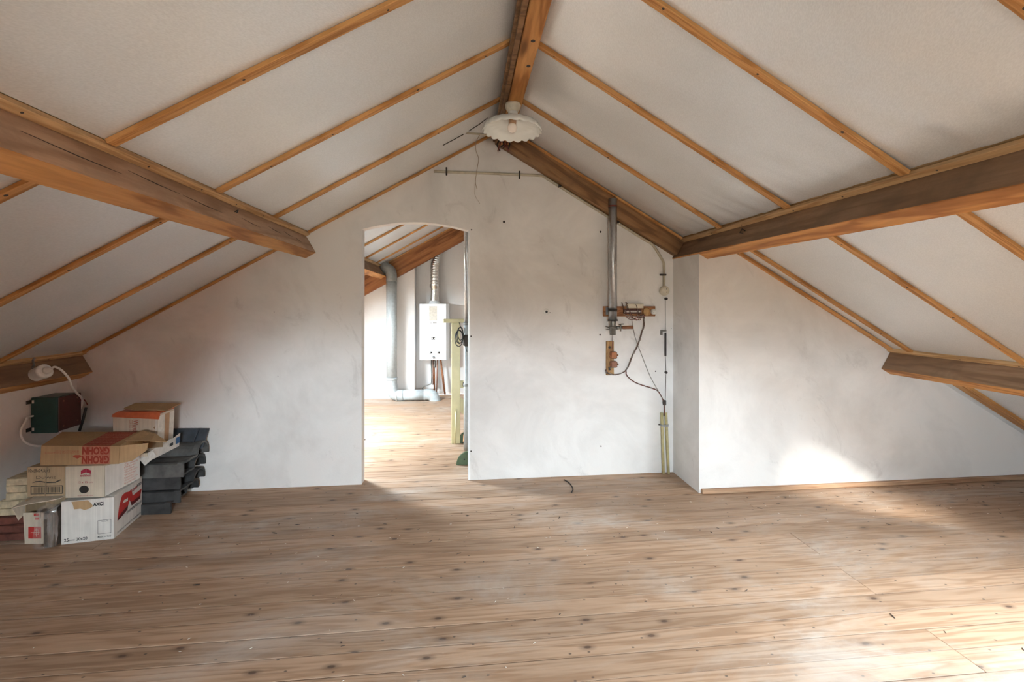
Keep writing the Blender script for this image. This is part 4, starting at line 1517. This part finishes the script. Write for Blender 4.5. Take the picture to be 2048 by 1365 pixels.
roof_tile(-2.30, 3.275, 0.0, .335, math.radians(-1), 'roof_tile', 'lowest dark grey roof tile of the stack, lying on the floor', 0.75)
roof_tile(-2.31, 3.292, 0.058, .385, math.radians(2), 'roof_tile', 'second dark grey roof tile from the floor in the stack', 0.85)
roof_tile(-2.33, 3.305, 0.148, .40, math.radians(1), 'roof_tile', 'third dark grey roof tile from the floor in the stack', 0.9)
roof_tile(-2.33, 3.300, 0.232, .425, math.radians(0.5), 'roof_tile_dusty', 'topmost dusty grey roof tile of the stack by the wall', 1.0)
bt = MB()
o = V3(-2.22, 3.53, .355)
bt.obox(o, V3(.30, 0.02, -.012), V3(0, .022, 0), V3(.012, .07, .13), .004)
bt2 = bt.build('roof_tile', 'roof_tile_blue')
tag(bt2, 'bluish slate-grey roof tile leaning upright against the wall', 'roof tile')
MB().obox(o + V3(.235, .002, 0), V3(.012, 0, 0), V3(0, -.014, 0), V3(.012, .07, .13), .002).build('rib', 'roof_tile_blue', bt2)

# --- torn white tray and the upright carton on it
ty = [V3(-2.235, 3.20, .392), V3(-2.052, 3.19, .388), V3(-2.035, 3.47, .395), V3(-2.31, 3.48, .395)]
T = thing('cardboard_tray', (-2.16, 3.3, .39), 'torn dirty white cardboard tray lying on the roof tiles', 'tray')
MB().hexa(ty, [p + V3(0, 0, .012) for p in ty]).build('base', 'card_white', T)
MB().prism([ty[1] + V3(.001, 0, -.004), ty[1] + V3(.006, .05, -.002), ty[2] + V3(.004, 0, .0), ty[2] + V3(.012, 0, .092), ty[2] + V3(.01, -.06, .078), ty[1] + V3(.008, .09, .078), ty[1] + V3(.012, .02, .060)], (.004, 0, 0)).build('side_panel', 'card_white', T)
MB().prism([ty[0] + V3(0, 0, .002), ty[1] + V3(-.004, 0, 0), ty[1] + V3(-.006, .0, .050), ty[0] + V3(0, 0, .05)], (0, .004, 0)).build('side_panel', 'card_cream', T)
MB().prism([ty[1] + V3(-.05, -.006, .012), ty[1] + V3(.0, -.03, -.022), ty[1] + V3(.03, .03, .02), ty[1] + V3(.012, .02, .06)], (0, 0, .003)).build('torn_flap', 'card_white', T)
FT = Face(ty[1] + V3(.0115, 0, .0), ty[2] + V3(.0135, 0, .004), ty[2] + V3(.0165, 0, .085), ty[1] + V3(.0145, 0, .075), .002)
FT.rects([(.84, .30, .98, .85)], 'ink_blue', T, 'print')
FT.rects([(.62, .35, .74, .62)], 'ink_black', T, 'print')
wz0, wz1 = .4065, .668
wb0 = [V3(-2.338, 3.30, wz0), V3(-2.066, 3.298, wz0), V3(-2.060, 3.452, wz0), V3(-2.338, 3.462, wz0)]
wt0 = [V3(-2.342, 3.30, wz1), V3(-2.058, 3.296, wz1 - .006), V3(-2.048, 3.452, wz1), V3(-2.338, 3.462, wz1)]
Wd = thing('tile_carton', (-2.2, 3.38, wz0), 'upright beige carton with orange tape and vertical red lettering, highest of the cartons', 'box', 'cartons in the left corner')
MB().hexa(wb0, wt0).build('body', 'card_cream', Wd)
MB().prism([wt0[0] + V3(-.004, -.006, -.014), wt0[1] + V3(.006, -.008, -.03), wt0[1] + V3(.014, -.002, .012), wt0[1] + V3(-.02, .0, .022), wt0[0] + V3(.12, -.002, .014), wt0[0] + V3(.03, .0, .02), wt0[0] + V3(.0, .0, .004)], (0, .008, 0)).build('tape', 'tape_orange', Wd)
MB().hexa([wt0[0] + V3(.005, .005, .001), wt0[1] + V3(-.005, .005, .001), wt0[2] + V3(0, 0, .001), wt0[3] + V3(0, 0, .001)], [wt0[0] + V3(.02, .03, .014), wt0[1] + V3(-.01, .03, .018), wt0[2] + V3(0, 0, .018), wt0[3] + V3(0, 0, .014)]).build('top_flap', 'tape_orange', Wd)
MB().prism([wt0[0] + V3(.04, .04, .030), wt0[0] + V3(.12, .015, .022), wt0[1] + V3(-.03, .02, .026), wt0[1] + V3(.036, .025, .016), wt0[2] + V3(.042, 0, .03), wt0[3] + V3(.03, 0, .04)], (0, 0, .004)).build('lid_flap', 'card_brown', Wd)
FW = Face(wb0[0], wb0[1], wt0[1], wt0[0])
FW.rects([(.36, .02, .58, .85)], 'ink_pink', Wd, 'print_ground') if False else None
FW.text('Wandfliesen', .455, .28, .56, .86, 'ink_brick', Wd, -90, .01)
for i in range(3):
    FW.text('wall tiles  carreaux', .37 + i * .027, .40, .392 + i * .027, .86, 'ink_brick', Wd, -90)
FW.poly([(.90, .66), (.98, .72), (.975, .60), (.94, .62)], 'card_inside', Wd, 'torn_patch')
FW.rects([(.945, 0, 1.0, .88)], 'paper_label', Wd, 'edge_strip')
GW = Face(wb0[1], wb0[2], wt0[2], wt0[1])
GW.rects([(.0, 0, .40, .95), (.72, 0, 1, .95)], 'paper_label', Wd, 'edge_strip')
GW.rects([(.42, 0, .70, .95)], 'tape_brown', Wd, 'tape')

# --- pale bricks and red bricks in the corner
random.seed(11)
pb_pos = [('lowest', -2.790, .136), ('second', -2.783, .181), ('middle', -2.762, .226), ('fourth', -2.745, .274), ('topmost', -2.752, .316)]
lab = ['lowest pale yellow brick of the pile behind the cartons', 'second pale yellow brick up in the pile behind the cartons', 'middle pale yellow brick of the five behind the cartons', 'fourth pale yellow brick up in the pile behind the cartons', 'topmost pale yellow brick of the pile behind the cartons']


def brick(x0, y0, z0, w, d, h, ang, mat, label, name, group):
    bm = bmesh.new()
    bmesh.ops.create_cube(bm, size=1)
    bmesh.ops.bevel(bm, geom=list(bm.edges), offset=.06, segments=2, affect='EDGES')
    for v in bm.verts:
        j = noise.noise_vector(v.co * 3 + Vector((x0 * 50, z0 * 40, 0))) * .025
        v.co += j
        v.co = Vector((v.co.x * w, v.co.y * d, (max(-.5, min(.5, v.co.z)) + .5) * h))
    mt_ = Matrix.Translation((x0 + w / 2, y0 + d / 2, z0)) @ Matrix.Rotation(ang, 4, 'Z')
    o = MB().bm(bm, mt_).build(name, mat)
    origin_to(o, (x0 + w / 2, y0 + d / 2, z0))
    return tag(o, label, 'brick', group)


for (nm, x, z), lb, a_ in zip(pb_pos, lab, (2, -3, 5, -2, 4)):
    brick(x, 3.02 + random.uniform(0, .02), z, .125, .20, .0435, math.radians(a_), 'pale_brick', lb, 'brick', 'pale bricks in the left corner')
for i, (x, z, w_) in enumerate(((-2.80, .0, .225), (-2.81, .044, .225), (-2.80, .088, .22))):
    brick(x, 3.0 + .01 * i, z, w_, .22, .043, math.radians((2, -2, 3)[i]), 'red_brick', ('bottom dark red brick below the pale bricks', 'middle dark red brick below the pale bricks', 'upper dark red brick directly under the pale bricks')[i], 'brick', 'red bricks in the left corner')

# ------------------------------------------------------------------ the room beyond the doorway
# boiler
bx0, bx1, bz0, bz1 = -.672, -.234, .565, 1.398
by0, by1 = 6.82, YFAR - .002
Bo = thing('wall_boiler', ((bx0 + bx1) / 2, (by0 + by1) / 2, bz0), 'white wall-hung gas boiler on the end wall beyond the doorway', 'boiler')
bm_ = MB()
ch_ = .045
bm_.prism([(bx0, by1, bz0), (bx0, by0 + ch_, bz0), (bx0 + ch_, by0, bz0), (bx1 - ch_, by0, bz0), (bx1, by0 + ch_, bz0), (bx1, by1, bz0)], (0, 0, bz1 - bz0))
bm_.build('casing', 'enamel', Bo)
FBo = Face((bx0 + ch_, by0, bz0), (bx1 - ch_, by0, bz0), (bx1 - ch_, by0, bz1), (bx0 + ch_, by0, bz1), .002)
FBo.rects([(.29, .70, .62, .955)], 'paper_label', Bo, 'sticker')
FBo.rects([(.33, .72 + .022 * i, .33 + (.25 if i % 3 else .2), .726 + .022 * i) for i in range(10)], 'cream_plastic', Bo, 'sticker_print', .6)
FBo.rects([(.34, .655, .40, .662), (.44, .655, .60, .668)], 'wire_grey', Bo, 'lettering')
MB().bbox(*[FBo.p(.38, .36).x, FBo.p(.54, .36).x], by0 - .004, by0 + .004, FBo.p(0, .362).z, FBo.p(0, .408).z, .001).build('display', 'ink_black', Bo)
FBo.rects([(.40, .372, .44, .40), (.50, .375, .53, .395)], 'paper_label', Bo, 'display_print', 2.5)
FBo.frame(.17, .10, .73, .20, .0035, 'wire_grey', Bo, 'panel_frame')
for (a_, mt) in ((.30, 'enamel'), (.62, 'black')):
    p = FBo.p(a_, .145)
    MB().lathe([(0, .02), (.020, .018), (.024, 0)], p, (0, -1, 0), 16).build('knob', mt if mt != 'black' else 'enamel', Bo)
    MB().bbox(p.x + .01, p.x + .04, by0 - .004, by0, p.z - .02, p.z + .004, .001).build('pointer', 'soot', Bo)
p = FBo.p(.47, .05)
MB().lathe([(0, .03), (.016, .028), (.021, 0)], p, (0, -1, 0), 16).build('gauge', 'galvanised', Bo)
cxm = (bx0 + bx1) / 2 + .0
fy = 6.95
fx = at(869, 606, fy).x
MB().lathe([(.0, bz1), (.088, bz1), (.075, bz1 + .03), (.07, bz1 + .045), (0, bz1 + .045)], (fx, fy, 0), (0, 0, 1), 24).build('flue_collar', 'enamel', Bo)

# flue: rigid cone, flexible duct, roof collar
Fl = thing('boiler_flue', (fx, fy, bz1 + .045), 'crinkled silver flue duct rising from the boiler to the roof', 'flue')
zt1 = at(870, 568, fy).z
MB().lathe([(.066, bz1 + .046), (.064, bz1 + .09), (.056, bz1 + .17), (.058, bz1 + .18), (.056, bz1 + .19), (.06, zt1 - .06), (.072, zt1 - .05), (.072, zt1)], (fx, fy, 0), (0, 0, 1), 24).build('flue_cone', 'aluminium', Fl)
zt2 = at(872, 494, fy).z
cen = spline([V3(fx, fy, zt1 - .03), at(869, 545, fy), at(870, 530, fy), at(873, 512, fy), at(873, 492, fy)], 16)
rr_ = [.060 + (.0045 if (i % 2) else 0) + .004 * math.sin(i * 1.7) for i in range(len(cen))]
MB().tube(cen, rr_, 20).build('flex_duct', 'aluminium', Fl)
zt3 = at(873, 466, fy).z
cx_ = at(873, 480, fy).x
MB().lathe([(.0, zt2 - .03), (.082, zt2 - .03), (.084, zt2), (.084, zt3 + .1), (0, zt3 + .1)], (cx_, fy, 0), (0, 0, 1), 24).build('roof_collar', 'pvc_dark', Fl)
# copper pipes under the boiler
Cp = thing('copper_pipes', (-.42, 6.98, 0), 'thin copper water pipes below the white boiler', 'pipe')
for (pa, pb2, r_, mt) in (((868, 718), (869, 795), .011, 'copper'), ((866, 718), (866, 770), .007, 'copper_old'), ((875, 718), (873, 792), .008, 'copper_old'), ((881, 718), (890, 790), .014, 'copper')):
    a, b2 = at(*pa, 6.99), at(*pb2, 6.99)
    b2.z = max(.002, b2.z)
    a.z = bz0 + .004
    MB().tube([a, a * .75 + b2 * .25, (a + b2) / 2, b2], [r_, r_, r_ * 1.25, r_], 10).build('pipe', mt, Cp)
a = at(869, 728, 6.99)
MB().lathe([(.012, -.06), (.02, -.05), (.02, -.02), (.014, 0), (.02, .02), (.02, .045), (.012, .05)], a, (0, 0, 1), 12).build('valve', 'steel_dark', Cp)
MB().tube([at(863, 720, 6.98), at(863, 765, 6.98), at(862, 768, 6.98), at(846, 774, 6.98), at(845, 778, 6.98), at(845, 790, 6.98)], .009, 8).build('pipe', 'steel_dark', Cp)

# grey soil pipe
Sp = thing('drain_pipe', (-1.08, 6.68, 0), 'thick grey drain pipe dropping down and turning along the far floor', 'pipe')
yd = 6.68
x_ = at(783, 640, yd).x
zt_ = at(783, 560, yd).z
zb_ = .16
R_ = .075
MB().tube(spline([V3(x_, yd, zt_ - .02), V3(x_, yd, zt_ + .06), V3(x_ - .02, yd, zt_ + .13), V3(x_ - .09, yd, zt_ + .18), V3(x_ - .16, yd, zt_ + .26)], 5), R_ * 1.04, 24).build('elbow', 'pvc_dark', Sp)
MB().tube([V3(x_, yd, zt_), V3(x_, yd, zb_ + .16)], R_, 24).build('pipe', 'pvc_grey', Sp)
zl = .082
MB().tube(spline([V3(x_, yd, zb_ + .18), V3(x_, yd, zb_ + .08), V3(x_ + .03, yd, zl + .03), V3(x_ + .10, yd, zl), V3(x_ + .17, yd, zl)], 6), R_ * 1.05, 24).build('elbow', 'pvc_grey', Sp)
xe = at(858, 790, yd).x
MB().tube([V3(x_ + .15, yd, zl), V3(xe - .05, yd, zl)], R_, 24).build('pipe', 'pvc_grey', Sp)
MB().tube(spline([V3(xe - .07, yd, zl), V3(xe, yd, zl), V3(xe + .06, yd - .005, zl - .025), V3(xe + .09, yd - .01, zl - .09), V3(xe + .092, yd - .01, zl - .14)], 6), R_ * 1.05, 24).build('elbow', 'pvc_grey', Sp)
xc = at(794, 790, yd).x
MB().lathe([(R_ + .004, -.008), (R_ + .009, -.008), (R_ + .009, .008), (R_ + .004, .008)], (xc, yd, zl), (1, 0, 0), 24).build('pipe_clip', 'white_plastic', Sp)
MB().lathe([(R_ + .002, -.004), (R_ + .008, -.004), (R_ + .008, .03), (R_ + .002, .03)], (x_, yd, zb_ + .15), (0, 0, 1), 24).build('socket_ring', 'pvc_grey', Sp)

# yellow stair post with rail
Yp = thing('stair_post', (-.09, 4.65, 0), 'yellow painted stair post with crossbar behind the doorway', 'post')
MB().bbox(-.136, -.048, 4.60, 4.645, 0, 1.215, .004).build('post', 'yellow_paint', Yp)
MB().bbox(-.215, .03, 4.585, 4.655, 1.216, 1.252, .004).build('crossbar', 'yellow_paint', Yp)
MB().bbox(-.046, .30, 4.62, 4.65, .555, .625, .003).build('rail', 'yellow_paint', Yp)
MB().prism([(-.046, 4.622, .46), (-.046, 4.622, .31), (.22, 4.622, .10), (.22, 4.622, .25)], (0, .025, 0)).build('brace', 'yellow_paint', Yp)
MB().tube([(-.098, 4.575, .008), (-.094, 4.588, .16), (-.088, 4.592, .335)], .008, 8).disc((-.088, 4.600, .335), (0, -1, 0), .018, .012, 14).build('latch_bar', 'yellow_paint', Yp)
MB().bbox(-.022, .012, 4.612, 4.62, .568, .612, .002).build('rail_bracket', 'soot', Yp)

# grey service pipe just behind the jamb
xg = at(934, 560, 4.30).x
Gp = thing('service_pipe', (xg, 4.30, 0), 'slim grey service pipe standing just behind the right door jamb', 'pipe')
z_m = at(934, 648, 4.3).z
MB().tube([V3(xg, 4.30, z_m), V3(xg, 4.30, slope_z(xg) - .0)], .030, 20).build('pipe', 'galvanised', Gp)
MB().tube([V3(xg, 4.30, .0), V3(xg, 4.30, z_m)], .031, 20).build('pipe', 'pvc_grey', Gp)
for py in (648, 770):
    MB().lathe([(.031, -.012), (.035, -.012), (.035, .012), (.031, .012)], (xg, 4.30, at(934, py, 4.3).z), (0, 0, 1), 20).build('pipe_ring', 'pvc_dark', Gp)
MB().lathe([(.032, -.06), (.05, -.05), (.052, .03), (.032, .05)], (xg + .01, 4.28, at(934, 680, 4.28).z), (0, 0, 1), 16).build('tape_wrap', 'soot', Gp)
Co = thing('cable_coil', at(918, 672, 4.26), 'loose coil of black cable hanging on the slim grey pipe', 'cable')
cc0 = at(921, 668, 4.26)
for k_ in range(4):
    pts = []
    for i in range(25):
        a_ = i / 24 * 2 * math.pi
        pts.append(cc0 + V3(-.005 * k_ + (.034 + .006 * k_) * math.cos(a_) * .7, -.012 * (k_ - 1.5) + .02 * math.sin(a_), (.060 + .012 * (k_ % 2)) * math.sin(a_) - .014 * k_))
    MB().tube(pts, .004, 6, False).build('loop', 'black', Co)
MB().tube(spline([at(918, 645, 4.26), at(922, 656, 4.26), at(927, 668, 4.27), at(930, 690, 4.27), at(934, 704, 4.27)]), .003, 6).build('tail', 'black', Co)

# green half-round boards by the stair opening
Gn = thing('rounded_stand', (.03, 4.3, 0), 'low stand with dark green half-round ends and a brown slat, behind the right jamb', 'stand')
for (yq, r_, px, hh) in ((3.99, .115, 934.5, .115), (4.61, .12, 934, .12)):
    cxq = .040 if yq < 4.2 else .045
    pts = [(cxq + r_ * math.cos(math.pi * i / 18), yq, .002 + hh * math.sin(math.pi * i / 18)) for i in range(19)]
    MB().prism(pts, (0, .022, 0)).build('end_board', 'dark_green', Gn)
    MB().disc((cxq - .045, yq, .05), (0, -1, 0), .007, .004, 10).build('bolt', 'black', Gn)
sl = MB()
for (r_, mt) in ((.112, 'board'),):
    pts = [(.042 + r_ * math.cos(a_), 4.012, .004 + r_ * math.sin(a_)) for a_ in (2.6, 2.2, 1.8, 1.4, 1.0)]
    pin = [(.042 + (r_ - .014) * math.cos(a_), 4.012, .004 + (r_ - .014) * math.sin(a_)) for a_ in (1.0, 1.4, 1.8, 2.2, 2.6)]
    sl.prism([V3(p[0] + .035, 4.35, p[2] + .03) for p in pts + pin], (0, .24, 0))
sl.build('slat', 'board', Gn)
MB().bbox(.03, .20, 4.016, 4.60, .002, .045, .003).build('base_board', 'soot', Gn)

# ------------------------------------------------------------------ crumbs of plaster on the floor
random.seed(21)
cm = MB()
for i in range(170):
    u_ = random.random()
    if u_ < .55:
        x, y = random.uniform(-2.0, 1.2), random.uniform(.9, 2.9)
    else:
        x, y = random.uniform(-1.9, 4.2), random.choice((random.uniform(2.6, 3.6) if random.random() < .5 else random.uniform(2.4, 3.15), random.uniform(2.7, 3.18)))
        if x > 1.7 and y > 3.15:
            y = 3.1
    r_ = random.uniform(.001, .0032)
    a_ = random.uniform(0, 3.14)
    l_ = r_ * random.uniform(1, 3)
    d_ = V3(math.cos(a_) * l_, math.sin(a_) * l_, 0)
    cm.tube([V3(x, y, r_ * .5) - d_, V3(x, y, r_ * .6), V3(x, y, r_ * .5) + d_], [r_ * .3, r_ * .55, r_ * .3], 5)
crumbs = cm.build('plaster_crumbs', 'paper_label')
tag(crumbs, 'tiny plaster crumbs and shavings scattered over the floorboards', 'debris', kind='stuff')
cm = MB()
for i in range(120):
    x, y = random.uniform(-1.6, 4.3), random.uniform(1.2, 3.15) ** 1.0
    if random.random() < .5:
        y = random.uniform(2.7, 3.16)
    r_ = random.uniform(.002, .005)
    a_ = random.uniform(0, 3.14)
    l_ = r_ * random.uniform(1, 4)
    d_ = V3(math.cos(a_) * l_, math.sin(a_) * l_, 0)
    cm.tube([V3(x, y, r_ * .3) - d_, V3(x, y, r_ * .5), V3(x, y, r_ * .3) + d_], [r_ * .25, r_ * .5, r_ * .25], 5)
crumbs = cm.build('dark_debris', 'soot')
tag(crumbs, 'small dark bits of dirt and bark scattered over the floorboards', 'debris', kind='stuff')
